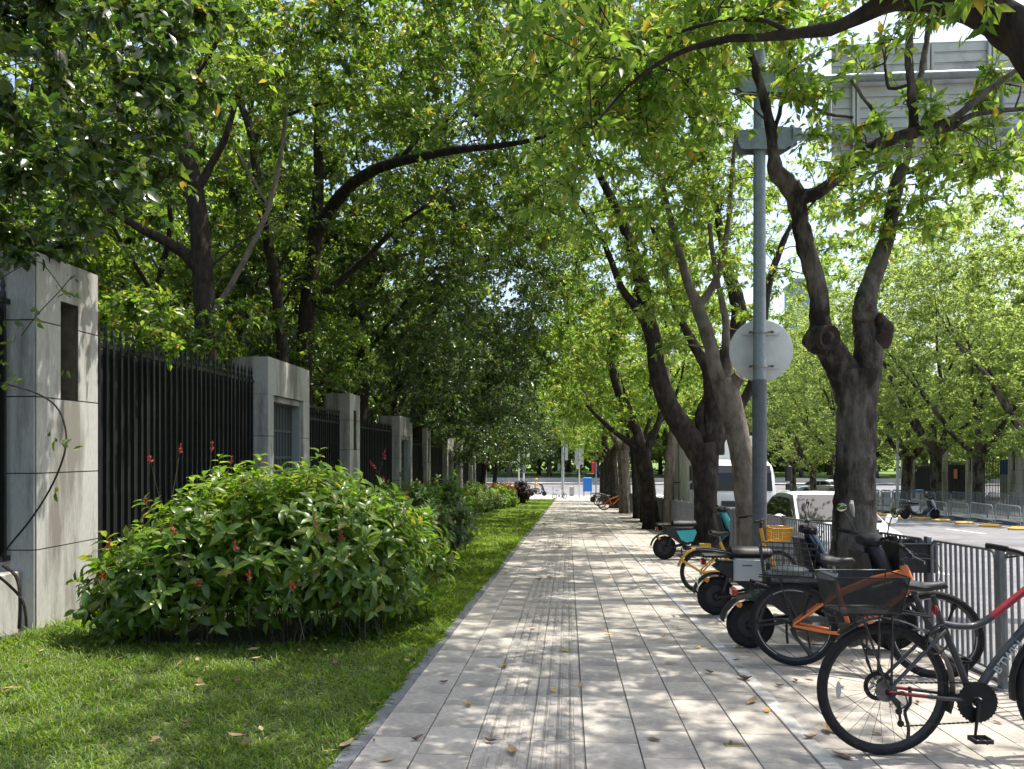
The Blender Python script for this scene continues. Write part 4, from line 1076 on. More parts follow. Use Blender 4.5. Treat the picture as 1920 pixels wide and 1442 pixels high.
# fallen leaves: curled, dry; the clear ones are things of their own
M['dry_yellow'] = mat('dry_leaf_yellow', (.50,.34,.06), (.42,.25,.05), 30, .7)
M['dry_brown'] = mat('dry_leaf_brown', (.16,.085,.04), (.10,.055,.03), 30, .8)
M['dry_pale'] = mat('dry_leaf_pale', (.42,.30,.17), (.30,.20,.11), 30, .8)
def fallen_mesh(m, seed, curl):
    r = random.Random(seed); b = MB(); rows = 7; ring = []
    L = .5
    for i in range(rows):
        t = i/(rows-1); w = .22*math.sin(math.pi*(t*.93+.05))**.8+.002; y = (t-.5); z = curl*.25*(2*t-1)**2+.02*math.sin(t*9+seed)
        ring.append([(-w, y, z+curl*w*.7+.01*r.random()), (0, y, z), (w, y, z+curl*w*.9+.01*r.random())])
    vs = [v for q in ring for v in q]
    fs = []
    for i in range(rows-1):
        for k in range(2): fs.append((i*3+k,i*3+k+1,i*3+3+k+1,i*3+3+k))
    b._add(vs,fs); b.tube([(0,.5,ring[-1][1][2]),(0.02,.62,ring[-1][1][2]+.03)],.012,4)
    return b.mesh('fallen_leaf', M[m], True)
kinds = {'dry_yellow':('bright yellow fallen leaf lying on the paving','yellow fallen leaves'),'dry_brown':('dark curled brown fallen leaf lying on the paving','brown fallen leaves'),'dry_pale':('pale tan fallen leaf lying on the paving','tan fallen leaves')}
fm = {(m,c): fallen_mesh(m, i*7+j, cc) for i,m in enumerate(kinds) for j,(c,cc) in enumerate((('a',.35),('b',.8),('c',.15)))}
r6 = random.Random(77)
spots = [(1178,659+0,0)] if False else []
PXL = [(1397,1275,'dry_brown',1.4),(878,1325,'dry_yellow',.8),(1438,1334,'dry_yellow',1),(1410,1318,'dry_pale',1.3),(1570,1375,'dry_pale',1.3),(1660,1290,'dry_yellow',1.2),(1520,1386,'dry_pale',1),(1580,1420,'dry_brown',1.2),(1550,1372,'dry_pale',1.2),(1330,1263,'dry_brown',.9),(1380,1239,'dry_brown',.8),(1390,1252,'dry_pale',.9),(1462,1288,'dry_brown',.9),(1088,1286,'dry_pale',1.1),(1060,1222,'dry_yellow',.9),(1038,1298,'dry_yellow',1),(960,1413,'dry_pale',1.1),(920,1393,'dry_brown',.9),(1000,1180,'dry_pale',1.2),(1010,1088,'dry_brown',1.2),(1030,1083,'dry_brown',1.2),(1140,1190,'dry_yellow',.9),(1238,1156,'dry_yellow',.7),(1245,1193,'dry_yellow',.7),(1275,1180,'dry_brown',1),(1030,1060,'dry_brown',1.1),(1140,1038,'dry_yellow',1.4),(783,1388,'dry_brown',.9),(726,1427,'dry_pale',.9),(1370,1395,'dry_brown',.6),(1255,1245,'dry_pale',.8),(1150,1234,'dry_pale',.8),(1310,1215,'dry_yellow',.8),(1440,1190,'dry_yellow',1),(1700,1190,'dry_yellow',1),(1870,1357,'dry_brown',.7),(1645,1378,'dry_brown',.6),(1720,1320,'dry_brown',.7),(770,1245,'dry_pale',1.5),(700,1321,'dry_pale',1.2),(650,1402,'dry_pale',1.15),(620,1412,'dry_pale',1.1),(1480,1170,'dry_brown',1)]
def lay(x, y, m, s, dz=.008):
    me = fm[(m, r6.choice('abc'))]
    o = link('fallen_leaf', me, None, (x, y, gz(y)+dz)); sc_ = .09*s*r6.uniform(.85,1.15)
    o.scale = (sc_,sc_,sc_); o.rotation_euler = (SR+r6.uniform(-.15,.15), r6.uniform(-.2,.2), r6.uniform(0,6.28))
    return tag(o, kinds[m][0], 'leaf', kinds[m][1])
for (px,py,m,s) in PXL:
    p = onground(px,py); lay(p.x,p.y,m,s)
for _ in range(70):
    y = 4.2+r6.random()**1.6*26; x = r6.choice([r6.uniform(-1.05,3.1), r6.uniform(1.2,3.15)])
    lay(x, y, r6.choice(['dry_yellow','dry_brown','dry_brown','dry_pale']), r6.uniform(.55,1.15))
for _ in range(34):
    y = 3.9+r6.random()*3.2; x = r6.uniform(-4.6,-1.25)
    o = lay(x, y, r6.choice(['dry_pale','dry_pale','dry_brown']), r6.uniform(.6,1.05), .045); o['label'] = 'tan fallen leaf caught in the lawn grass' if 'tan' in o['label'] else 'brown fallen leaf caught in the lawn grass'; o['group'] = 'fallen leaves on the lawn'
# small litter beyond counting
rl = np.random.RandomState(4); n = 420
y = rl.uniform(4,30,n); x = np.where(rl.uniform(size=n) < .45, -1.17+rl.normal(size=n)*.06, rl.uniform(2.0,3.18,n))
B = np.stack([x,y,-SLOPE*y+.008],1)
V,T = leaves_geo(B, np.stack([rl.normal(size=n),rl.normal(size=n),rl.uniform(0,.25,n)],1), np.stack([rl.normal(size=n)*.2,rl.normal(size=n)*.2,np.ones(n)],1), rl.uniform(.02,.05,n), rl.uniform(.006,.014,n), 4, droop=-.2)
tag(link('leaf_litter', np_mesh('leaf_litter', V, T, M['dry_brown'])), 'small brown leaf crumbs along the kerbs and tree pits', 'litter', kind='stuff')
# ------------------------------------------------------------------ roadside railing, sign gantry
M['railgrey'] = mat('railing_grey', (.15,.155,.16), (.20,.205,.21), 14, .5, .25, c3=(.10,.095,.09), s3=4, t3=.62)
M['yellowtape'] = mat('yellow_sticker', (.55,.36,.03), rough=.6)
RX, RP, RH = 3.06, 1.09, .98
pm = MB().cbox(-.02,.02,-.033,.033,-.02,RH+.02,.004).mesh('post', M['railgrey'])
fpath = [(0,.06,.10),(0,.06,RH-.07),(0,.075,RH-.03),(0,.11,RH-.01),(0,RP-.12,RH-.01),(0,RP-.085,RH-.03),(0,RP-.06,RH-.07),(0,RP-.06,.10)]
fmh = MB().tube(fpath,.0125,8).tube([(0,.06,.11),(0,RP-.06,.11)],.0125,8).mesh('panel_frame', M['railgrey'], True)
brm = MB().tube([(0,0,.11),(0,0,RH-.015)],.011,7).mesh('bar', M['railgrey'], True)
NBAR = 11
bb = MB()
for k in range(NBAR):
    y = .06+(RP-.12)*(k+1)/(NBAR+1); bb.tube([(0,y,.11),(0,y,RH-.015)],.011,5)
brs = bb.mesh('bars', M['railgrey'])
bpm = MB().cbox(-.07,.07,-.07,.07,0,.012,.003).mesh('base_plate', M['railgrey'])
RGRP = 'steel railing panels along the road kerb'
speclab = {-1:'railing panel at the picture edge in front of the black bicycle',0:'railing panel whose post stands behind the black bicycle\'s down tube',1:'railing panel with a yellow sticker on its post, behind the saddle of the black bicycle',2:'railing panel between the knobbed tree and the yellow-stickered post'}
for k in range(-4, 60):
    y = 5.62+RP*k
    t = thing('railing_panel', speclab.get(k, 'grey steel railing panel along the kerb'), 'railing', (RX, y, gz(y)), 0, RGRP)
    t.rotation_euler = (SR if y < 70 else 0, 0, rng.uniform(-.004,.004))
    link('post', pm, t); link('panel_frame', fmh, t); link('base_plate', bpm, t)
    if -4 < k < 16:
        for j in range(NBAR):
            link('bar', brm, t, (0, .06+(RP-.12)*(j+1)/(NBAR+1), 0))
    else:
        tag(link('bars', brs, t), kind='stuff')
    if k == 1: MB().box(-.0215,.0215,-.0345,.0345,.50,.58).obj('sticker', M['yellowtape'], t)

# gantry: tall galvanised pole, two arms, the ribbed back of a big road sign, a round sign's back lower down
M['signback'] = mat('sign_back_aluminium', (.60,.61,.58), (.53,.54,.52), 6, .5, .1, c3=(.28,.29,.28), s3=1.5, t3=.62)
M['polepaint'] = mat('pole_lower_paint', (.085,.10,.11), (.11,.125,.135), 8, .6, .1, c3=(.06,.065,.07), s3=3, t3=.6)
M['clamp'] = mat('clamp_steel', (.36,.34,.30), (.26,.22,.18), 30, .5, .6)
GX, GY = 2.55, 10.4
gzz = gz(GY)
g = thing('sign_gantry', 'tall grey pole carrying the ribbed back of a big road sign and a round sign', 'gantry', (GX,GY,gzz))
def gzp(py, d=10.18): return CAM_H+(849-py)/1430*d-gzz
MB().tube([(0,0,-.05),(0,0,gzp(712))],.0935,24).obj('lower_pole', M['polepaint'], g, True)
MB().tube([(0,0,gzp(712)),(0,0,gzp(98))],[.084,.074],24).obj('upper_pole', M['galv'], g, True)
MB().tube([(0,0,gzp(98)),(0,0,gzp(93))],[.08,.05],24).obj('pole_cap', M['galv'], g, True)
b = MB().cbox(-.19,.19,-.19,.19,0,.02,.004)
for sx in (-1,1):
    for sy in (-1,1): b.tube([(sx*.14,sy*.14,.02),(sx*.14,sy*.14,.06)],.014,6)
b.obj('base_flange', M['polepaint'], g)
for py in (152, 258):
    z = gzp(py)
    MB().tube([(.42,0,z),(5.9,0,z)],.055,18).obj('arm', M['galv'], g, True)
    b = MB(); 
    for s in (-1,1): b.prism([(-.30,z-.10),(-.26,z-.18),(.3,z-.2),(.52,z-.07),(.52,z+.07),(.2,z+.10),(-.30,z+.06)], s*.105-.006, s*.105+.006)
    b.box(-.3,.5,-.099,.099,z-.005,z+.007)
    b.obj('bracket', M['galv'], g)
    MB().lathe([(.075,.40),(.15,.40),(.15,.425),(.075,.425)],20,(0,0,z),'x').obj('flange', M['galv'], g)
    for xx in (.9, 3.1, 5.0): MB().tube([(xx,0,gzp(152)),(xx,0,gzp(258))],.03,10).obj('strut', M['galv'], g, True) if py == 152 else None
x0, x1 = .98, 6.0
z0, z1 = gzp(310,10.35), gzp(95,10.35); npl = 11
sp_ = MB().box(x0,x1,.13,.134,z0+.003,z1-.003).obj('sign_panel', M['signback'], g)
for k in range(npl):
    a = z0+(z1-z0)*k/npl; c = z0+(z1-z0)*(k+1)/npl
    q = MB().prism([(0,0),(0,1),(1,1),(1,0)],0,0) if False else MB()
    prof = [(.128,a+.004),(.112,a+.010),(.112,a+.028),(.124,a+.034),(.124,c-.014),(.116,c-.010),(.116,c-.003),(.128,c-.001)]
    n = len(prof)
    q._add([(x0,y,z) for y,z in prof]+[(x1,y,z) for y,z in prof], [(i,i+1,n+i+1,n+i) for i in range(n-1)]+[tuple(range(n)),tuple(range(2*n-1,n-1,-1))])
    q.obj('plank', M['signback'], sp_)
for xx in (1.28,2.24,3.02,3.9,4.8,5.6):
    for dx in (-.028,.028):
        MB().box(xx+dx-.017,xx+dx+.017,.075,.113,z0+.02,z1-.02).obj('rib', M['signback'], sp_)
zc = gzp(657,10.3)
rsg = MB().lathe([(.0,.15),(.415,.15),(.425,.156),(.42,.162),(.0,.162)],48,(.06,0,zc),'y').obj('round_sign', M['signback'], g, True)
for py in (623,687):
    z = gzp(py)
    MB().box(-.2,.3,.118,.149,z-.018,z+.018).obj('channel', M['signback'], rsg)
    b = MB().lathe([(.087,-.014),(.099,-.014),(.099,.014),(.087,.014)],24,(0,0,z),'z',True); b.box(-.14,-.09,-.02,.02,z-.014,z+.014); b.box(.09,.19,-.02,.02,z-.014,z+.014); b.obj('clamp', M['clamp'], rsg)
    for xx in (-.12,.155): MB().tube([(xx,-.04,z),(xx,.02,z)],.013,6).obj('bolt', M['iron'], rsg)
# ------------------------------------------------------------------ bicycles and electric scooters
M['rubber'] = mat('tyre_rubber', (.012,.012,.012), (.022,.021,.020), 40, .85, bump=.3, bscale=120, spec=.3)
M['gloss_black'] = mat('gloss_black_plastic', (.010,.010,.011), (.016,.016,.017), 12, .36, spec=.5, rvar=.08)
M['seat_vinyl'] = mat('seat_vinyl', (.013,.013,.014), (.02,.02,.021), 14, .52, spec=.4)
M['matt_black'] = mat('matt_black_plastic', (.016,.016,.017), (.026,.026,.027), 18, .6, spec=.45)
M['steel'] = mat('worn_steel', (.30,.30,.30), (.22,.21,.20), 40, .38, .85)
M['darksteel'] = mat('dark_steel', (.04,.04,.042), (.06,.058,.055), 40, .4, .7)
M['orange'] = mat('orange_frame_paint', (.62,.15,.022), (.56,.13,.02), 6, .35, coat=.4)
M['redpaint'] = mat('red_frame_paint', (.29,.013,.02), (.24,.012,.018), 6, .38, coat=.3)
M['grey_frame'] = mat('grey_frame_paint', (.035,.038,.038), (.045,.048,.048), 6, .38, coat=.25)
M['yellow'] = mat('yellow_bike_paint', (.60,.34,.03), (.54,.29,.026), 6, .45, coat=.2, c3=(.42,.24,.05), s3=5, t3=.64)
M['teal'] = mat('turquoise_panel', (.06,.46,.50), (.05,.42,.46), 4, .35, coat=.3)
M['silver'] = mat('silver_panel', (.50,.53,.51), (.46,.49,.47), 6, .35, .2, coat=.2)
M['lime'] = mat('lime_strip', (.52,.60,.12), rough=.4)
M['whitepl'] = mat('white_plastic', (.72,.73,.72), (.66,.67,.66), 6, .35, coat=.2)
M['redlens'] = mat('red_tail_lens', (.30,.012,.015), rough=.2, coat=.5)
M['amber'] = mat('amber_reflector', (.62,.26,.03), rough=.3, coat=.3)
M['greylens'] = mat('grey_reflector', (.42,.42,.39), rough=.4)
M['chromeblue'] = mat('shiny_dark_shield', (.02,.03,.055), (.03,.045,.075), 3, .12, .2, coat=.9)
M['mirror'] = mat('mirror_glass', (.75,.78,.78), rough=.03, metal=1.0)
M['letter_grey'] = mat('pale_lettering', (.42,.45,.42), rough=.6)
M['letter_dark'] = mat('dark_lettering', (.03,.02,.02), rough=.6)
def mesh_net(name, c, cell, thick, alpha_c=.75):
    """fine woven net: most light stopped, some let through evenly"""
    m, N, L, P = nt_new(name)
    P.inputs['Base Color'].default_value = (*c,1); P.inputs['Roughness'].default_value = .7
    P.inputs['Alpha'].default_value = alpha_c
    return m
M['net'] = mesh_net('black_net', (.010,.011,.011), 0, 0, .66)

def text_on(root, s, m, size, p, mx, name='lettering', bold=1.0, shear=0.0):
    cu = bpy.data.curves.new(name, 'FONT'); cu.body = s; cu.size = size; cu.extrude = .0008; cu.offset = .004*size*bold; cu.shear = shear
    cu.align_x = 'CENTER'; cu.align_y = 'CENTER'; cu.materials.append(M[m])
    tmp = bpy.data.objects.new(name, cu); COL.objects.link(tmp); bpy.context.view_layer.update()
    me = bpy.data.meshes.new_from_object(tmp.evaluated_get(bpy.context.evaluated_depsgraph_get()))
    bpy.data.objects.remove(tmp); me.materials.clear(); me.materials.append(M[m])
    o = link(name, me, root); o.matrix_local = mx; return o

def wheel(root, x, Rr, tw, rimm='gloss_black', spokes=28, mag=False, name='wheel', hub_r=.025, low=False, solid=False, rim_d=.02):
    n = 20 if low else 44; m = 8 if low else 12
    w = thing('tmp','','')if False else None
    # tyre: closed ring of round section
    prof = []
    for k in range(m):
        a = 2*math.pi*k/m; prof.append((Rr-tw+tw*math.cos(a), tw*math.sin(a)*.95))
    ty = MB().lathe(prof, n, (x,0,Rr), 'y', True).obj(name, M['rubber'], root, True)
    ri = Rr-tw*1.7
    MB().lathe([(ri,-tw*.72),(ri+.012,-tw*.72),(ri+.012,tw*.72),(ri,tw*.72),(ri-rim_d,tw*.25),(ri-rim_d,-tw*.25)], n, (x,0,Rr), 'y', True).obj('rim', M[rimm], ty, True)
    MB().tube([(x,-.055,Rr),(x,-.03,Rr),(x,.03,Rr),(x,.055,Rr)],[hub_r*.6,hub_r,hub_r,hub_r*.6],14).obj('hub', M['darksteel'], ty, True)
    if solid:
        MB().lathe([(hub_r*.8,-tw*.5),(ri*.62,-tw*.62),(ri-.004,-tw*.3),(ri-.004,tw*.3),(ri*.62,tw*.62),(hub_r*.8,tw*.5)], n, (x,0,Rr), 'y', True).obj('motor_disc', M['matt_black'], ty, True)
        b = MB()
        for k in range(6):
            a = 6.283*k/6; b.bar((x+math.cos(a)*ri*.2,-tw*.66,Rr+math.sin(a)*ri*.2),(x+math.cos(a+.12)*ri*.95,-tw*.45,Rr+math.sin(a+.12)*ri*.95),.014,.012)
        tag(b.obj('cast_ribs', M['matt_black'], ty), kind='stuff')
    elif mag:
        for k in range(3):
            b = MB(); a = 6.283*k/3+.5; pts = []
            for u in range(8):
                t = u/7; rr = .03+(ri-rim_d-.03)*t; aa = a+.55*math.sin(t*1.5)
                pts.append((x+math.cos(aa)*rr, 0, Rr+math.sin(aa)*rr))
            b.tube(pts, [.032,.026,.02,.017,.016,.018,.024,.034], 8, True, (1,.55)); b.obj('cast_spoke', M[rimm], ty, True)
            b = MB(); aa0 = a+.55
            b.tube([(x+math.cos(aa0+q)*(ri-rim_d*.6),-.022,Rr+math.sin(aa0+q)*(ri-rim_d*.6)) for q in np.linspace(.25,1.1,8)], .0035, 4); b.obj('rim_stripe', M['greylens'], ty)
    else:
        b = MB()
        for k in range(spokes):
            a = 6.283*k/spokes; s = 1 if k%2 else -1; aa = a+(.42 if (k//2)%2 else -.42)
            b.tube([(x+math.cos(aa)*hub_r,s*.03,Rr+math.sin(aa)*hub_r),(x+math.cos(a)*(ri-rim_d+.002),0,Rr+math.sin(a)*(ri-rim_d+.002))], .0011 if not low else .003, 4, False)
        tag(b.obj('spokes', M['darksteel'], ty), kind='stuff')
    return ty

def saddle(root, x0, x1, z, m='seat_vinyl', w=.075, th=1.15):
    rings = []
    for t,wd,h,dz in [(0,w*.55,.025,.012),(.08,w,.045,.018),(.3,w*.98,.05,.008),(.5,w*.62,.042,-.004),(.72,w*.30,.036,.0),(.93,w*.24,.034,.006),(1,w*.12,.015,-.004)]:
        xx = x0+(x1-x0)*t; r = []
        for k in range(10):
            a = 2*math.pi*k/10; r.append((xx, math.cos(a)*wd, z+dz+math.sin(a)*h*.5*th*(1 if math.sin(a) > 0 else 1.2)))
        rings.append(r)
    return MB().loft(rings).obj('saddle', M[m], root, True)

def wire_basket(root, x0, x1, w0, w1, z0, z1, m='matt_black', nx=9, nz=5, flare=.03, name='basket'):
    b = MB(); r = .0026
    def loop(z, f):
        f *= flare; q = [(x0-f,-w0-f,z),(x1+f,-w1-f,z),(x1+f,w1+f,z),(x0-f,w0+f,z),(x0-f,-w0-f,z)]; return q
    o = None
    for k in range(nz+1):
        f = k/nz; b.tube(loop(z0+(z1-z0)*f, f), r if k < nz else .005, 5, False)
    for k in range(nx+1):
        f = k/nx; xx = x0+(x1-x0)*f; xt = x0-flare+(x1-x0+2*flare)*f; ww = w0+(w1-w0)*f
        for s in (-1,1): b.tube([(xx,s*ww,z0),(xt,s*(ww+flare),z1)], r, 4, False)
        b.tube([(xx,-ww,z0),(xx,ww,z0)], r, 4, False)
    ny = 6
    for k in range(ny+1):
        f = -1+2*k/ny
        b.tube([(x0,f*w0,z0),(x0-flare,f*(w0+flare),z1)], r, 4, False); b.tube([(x1,f*w1,z0),(x1+flare,f*(w1+flare),z1)], r, 4, False); b.tube([(x0,f*w0,z0),(x1,f*w1,z0)], r, 4, False)
    o = b.obj(name, M[m], root); o['kind'] = 'stuff'; return o

# ---- the black hybrid bicycle nearest the camera
p = onground(1655,1415); HD = YAW
bk = thing('bicycle', 'nearest bicycle, dark grey with a red top tube, its rear half filling the corner', 'bicycle', (p.x,p.y,gz(p.y)), HD)
bk.rotation_euler = (0, .0, HD)
Rw = .352
wheel(bk, 0, Rw, .021, rimm='gloss_black', spokes=28, hub_r=.022)
wheel(bk, 1.06, Rw, .021, rimm='gloss_black', spokes=28, hub_r=.022)
BB_ = (.475,0,.295); ST = (.315,0,.70); HT = (.835,0,.935); HBt = (.865,0,.80)
b = MB()
b.tube([BB_, (.40,0,.50), ST, (.295,0,.755)], [.019,.018,.0175,.0175], 14); b.obj('seat_tube', M['grey_frame'], bk, True)
b = MB(); b.tube(catmull([(*ST,0),(.40,0,.685,0),(.50,0,.69,0),(.58,0,.735,0)],.02)[:,:3], .0185, 14); b.obj('top_tube', M['grey_frame'], bk, True)
b = MB(); b.tube([(.58,0,.735),(.70,0,.83),HT], [.0185,.019,.021], 14); tag(b.obj('top_tube', M['redpaint'], bk, True), 'red front half of the top tube')
b = MB(); b.tube([BB_, (.60,0,.485), HBt], [.022,.024,.024], 14); dt = b.obj('down_tube', M['grey_frame'], bk, True)
b = MB(); b.tube([(.83,0,.965),(.868,0,.785)], .023, 14); b.obj('head_tube', M['grey_frame'], bk, True)
for s in (-1,1):
    MB().tube([(.455,s*.03,.30),(.32,s*.055,.315),(.2,s*.058,.329)], [.013,.011,.0105], 10).obj('chain_stay', M['grey_frame'], bk, True); MB().tube([(.2,s*.058,.329),(0,s*.062,Rw)], [.0105,.010], 10).obj('chain_stay', M['redpaint'], bk, True)
    MB().tube([(.325,s*.016,.665),(.25,s*.05,.615),(.0,s*.062,Rw+.01)], [.011,.010,.009], 10).obj('seat_stay', M['grey_frame'], bk, True)
    MB().tube([(.868,0,.785),(.885,s*.055,.70),(.92,s*.058,.60),(1.06,s*.058,Rw)], [.017,.017,.014,.009], 10).obj('fork_blade', M['gloss_black'], bk, True)
MB().tube([(.297,0,.75),(.268,0,.85)], .0135, 12).obj('seat_post', M['darksteel'], bk, True)
saddle(bk, .07, .345, .90)
# handlebar on a rising stem
MB().tube([(.828,0,.965),(.815,0,1.0),(.87,0,1.03)], [.017,.016,.015], 10).obj('stem', M['gloss_black'], bk, True)
hb = MB().tube([(.87,0,1.035),(.86,-.12,1.045),(.83,-.2,1.06),(.81,-.21,1.06)] if False else [(.80,-.33,1.07),(.835,-.18,1.06),(.87,-.06,1.035),(.87,.06,1.035),(.835,.18,1.06),(.80,.33,1.07)], .0125, 10).obj('handlebar', M['gloss_black'], bk, True)
for s in (-1,1):
    MB().tube([(.775,s*.36,1.072),(.80,s*.33,1.07),(.82,s*.24,1.065)], [.017,.0165,.0165], 10).obj('grip', M['rubber'], hb, True)
    MB().tube([(.835,s*.2,1.055),(.87,s*.22,1.03),(.86,s*.31,1.01)], [.008,.006,.006], 7).obj('brake_lever', M['gloss_black'], hb, True)
MB().ball((.85,-.12,1.085), .028, 12, 8, (1,1,.8)).obj('bell', M['gloss_black'], hb, True)
# drive train
cr = MB().lathe([(.03,-.052),(.105,-.052),(.105,-.046),(.03,-.046)], 36, BB_, 'y', True).obj('chain_ring', M['gloss_black'], bk)
b = MB()
for k in range(32):
    a = 6.283*k/32; b.box(-.004,.004,-.0515,-.0465,.102,.109, Matrix.Translation(BB_) @ Matrix.Rotation(a,4,'Y'))
tag(b.obj('teeth', M['gloss_black'], cr), kind='stuff')
MB().tube([(BB_[0],-.07,BB_[2]),(BB_[0],.07,BB_[2])], .024, 16).obj('bottom_bracket', M['gloss_black'], bk, True)
MB().tube([(BB_[0],-.062,BB_[2]),(BB_[0]-.025,-.072,BB_[2]-.17)], [.019,.012], 10, True, (1,.55)).obj('crank_arm', M['gloss_black'], bk, True)
MB().tube([(BB_[0],.062,BB_[2]),(BB_[0]+.02,.072,BB_[2]+.17)], [.019,.012], 10, True, (1,.55)).obj('crank_arm', M['gloss_black'], bk, True)
for (x,y,z) in ((BB_[0]-.025,-.125,BB_[2]-.17),(BB_[0]+.02,.125,BB_[2]+.17)):
    pd = MB().box(x-.045,x+.04,y-.036,y-.030,z-.009,z+.009).obj('pedal', M['matt_black'], bk)
    MB().box(x-.05,x+.045,y+.032,y+.04,z-.012,z+.012).obj('cage', M['matt_black'], pd); MB().box(x-.05,x-.042,y-.032,y+.032,z-.011,z+.011).obj('cage', M['matt_black'], pd); MB().box(x+.037,x+.045,y-.032,y+.032,z-.011,z+.011).obj('cage', M['matt_black'], pd)
    MB().tube([(x,y-.05,z),(x,y+.05,z)],.008,8).obj('axle', M['darksteel'], pd)
cas = MB()
for i,rr in enumerate((.058,.050,.043,.036,.030,.025)): cas.lathe([(.018,-.040-.004*i),(rr,-.040-.004*i),(rr,-.038-.004*i),(.018,-.038-.004*i)],30,(0,0,Rw),'y',True)
tag(cas.obj('cassette', M['steel'], bk), kind='stuff')
b = MB().lathe([(.055,.048),(.08,.048),(.08,.050),(.055,.050)],40,(0,0,Rw),'y',True)
for k in range(8):
    a = 6.283*k/8; b.bar((math.cos(a)*.02,.049,Rw+math.sin(a)*.02),(math.cos(a+.4)*.057,.049,Rw+math.sin(a+.4)*.057),.006,.002)
tag(b.obj('brake_disc', M['darksteel'], bk), kind='stuff')
b = MB().tube([(.01,-.075,Rw-.02),(.035,-.085,Rw-.05),(.045,-.085,Rw-.075)],[.014,.018,.012],8).tube([(.045,-.08,Rw-.07),(.055,-.08,Rw-.155)],.008,8)
b.lathe([(.0,-.083),(.018,-.083),(.018,-.077),(.0,-.077)],12,(.045,0,Rw-.095),'y').lathe([(.0,-.083),(.018,-.083),(.018,-.077),(.0,-.077)],12,(.055,0,Rw-.158),'y')
b.tube(catmull([(.0,-.085,Rw-.02,0),(.06,-.09,Rw+.01,0),(.085,-.09,Rw-.05,0),(.05,-.09,Rw-.08,0)],.01)[:,:3],.004,6)
b.obj('derailleur', M['gloss_black'], bk, True)
ch = MB()
def chain(a, c):
    a = Vector(a); c = Vector(c); n = int((c-a).length/.0127)
    for k in range(n):
        q = a+(c-a)*(k+.5)/n; d = (c-a).normalized(); ch.bar(q-d*.0055, q+d*.0055, .005 if k%2 else .0028, .0085 if k%2 else .006)
chain((.03,-.05,Rw+.045),(.47,-.05,BB_[2]+.105)); chain((.07,-.08,Rw-.172),(.45,-.055,BB_[2]-.102))
tag(ch.obj('chain', M['darksteel'], bk), kind='stuff')
MB().tube(catmull([(.17,.05,.345,0),(.185,.075,.25,0),(.165,.09,.20,0),(.20,.12,.10,0),(.205,.14,.02,0)],.02)[:,:3], .0095, 8).obj('kickstand', M['gloss_black'], bk, True)
MB().ball((-.245,-.022,Rw+.0), .05, 14, 8, (.22,.05,.85) if False else (.28,.1,.95)).obj('wheel_reflector', M['greylens'], bk, True)
# rear rack with dark net basket
rk_ = MB()
for s in (-1,1): rk_.tube([(-.30,s*.06,.755),(.10,s*.06,.765),(.24,s*.03,.74)], .006, 6)
for xx in (-.30,-.15,0,.1): rk_.tube([(xx,-.06,.757),(xx,.06,.757)], .005, 6)
rack = rk_.obj('rear_rack', M['gloss_black'], bk, True)
for s in (-1,1):
    MB().tube([(-.14,s*.066,.755),(-.02,s*.075,Rw+.055),(.0,s*.075,Rw+.03)], .0065, 6).obj('rack_leg', M['gloss_black'], rack, True)
    MB().tube([(.02,s*.066,.755),(.01,s*.075,Rw+.05)], .0065, 6).obj('rack_leg', M['gloss_black'], rack, True)
    MB().tube([(-.05,s*.066,.755),(-.055,s*.07,Rw+.13),(-.01,s*.075,Rw+.04)], .005, 6).obj('rack_leg', M['gloss_black'], rack, True)
nb = MB(); zb0,zb1 = .775,.965; xa,xb,ya = -.27,.05,.10
nb._add([(xa,-ya,zb0),(xb,-ya,zb0),(xb+.03,-ya-.03,zb1),(xa-.04,-ya-.03,zb1),(xa,ya,zb0),(xb,ya,zb0),(xb+.03,ya+.03,zb1),(xa-.04,ya+.03,zb1)],[(0,1,2,3),(5,4,7,6),(4,0,3,7),(1,5,6,2),(4,5,1,0)])
bas = nb.obj('net_basket', M['net'], bk)
b = MB().tube([(xb+.03,-ya-.03,zb1),(xa-.04,-ya-.03,zb1),(xa-.04,ya+.03,zb1),(xb+.03,ya+.03,zb1),(xb+.03,-ya-.03,zb1)],.0035,6,False); b.tube([(xb,-ya,zb0),(xa,-ya,zb0),(xa,ya,zb0),(xb,ya,zb0),(xb,-ya,zb0)],.0035,6,False)
for (q0,q1) in (((xa,-ya,zb0),(xa-.04,-ya-.03,zb1)),((xb,-ya,zb0),(xb+.03,-ya-.03,zb1)),((xa,ya,zb0),(xa-.04,ya+.03,zb1)),((xb,ya,zb0),(xb+.03,ya+.03,zb1))): b.tube([q0,q1],.0035,6,False)
tag(b.obj('basket_wire', M['gloss_black'], bas), kind='stuff')
b = MB(); arc = [(-math.cos(a)*(Rw+.022)*-1*-1, 0, Rw+math.sin(a)*(Rw+.022)) for a in np.linspace(.15,2.0,16)]
rings = []
for a in np.linspace(-.35,2.25,22):
    cx, cz = math.cos(a)*(Rw+.02), Rw+math.sin(a)*(Rw+.02); ox, oz = math.cos(a)*.006, math.sin(a)*.006
    rings.append([(cx,-.028,cz),(cx+ox,-.02,cz+oz),(cx+ox*1.3,0,cz+oz*1.3),(cx+ox,.02,cz+oz),(cx,.028,cz),(cx+ox*.7,0,cz+oz*.7)])
b.loft(rings); b.obj('rear_mudguard', M['gloss_black'], bk, True)
rings = []
for a in np.linspace(1.2,3.3,18):
    cx, cz = 1.06+math.cos(a)*(Rw+.02), Rw+math.sin(a)*(Rw+.02); ox, oz = math.cos(a)*.006, math.sin(a)*.006
    rings.append([(cx,-.028,cz),(cx+ox,-.02,cz+oz),(cx+ox*1.3,0,cz+oz*1.3),(cx+ox,.02,cz+oz),(cx,.028,cz),(cx+ox*.7,0,cz+oz*.7)])
MB().loft(rings).obj('front_mudguard', M['matt_black'], bk, True)
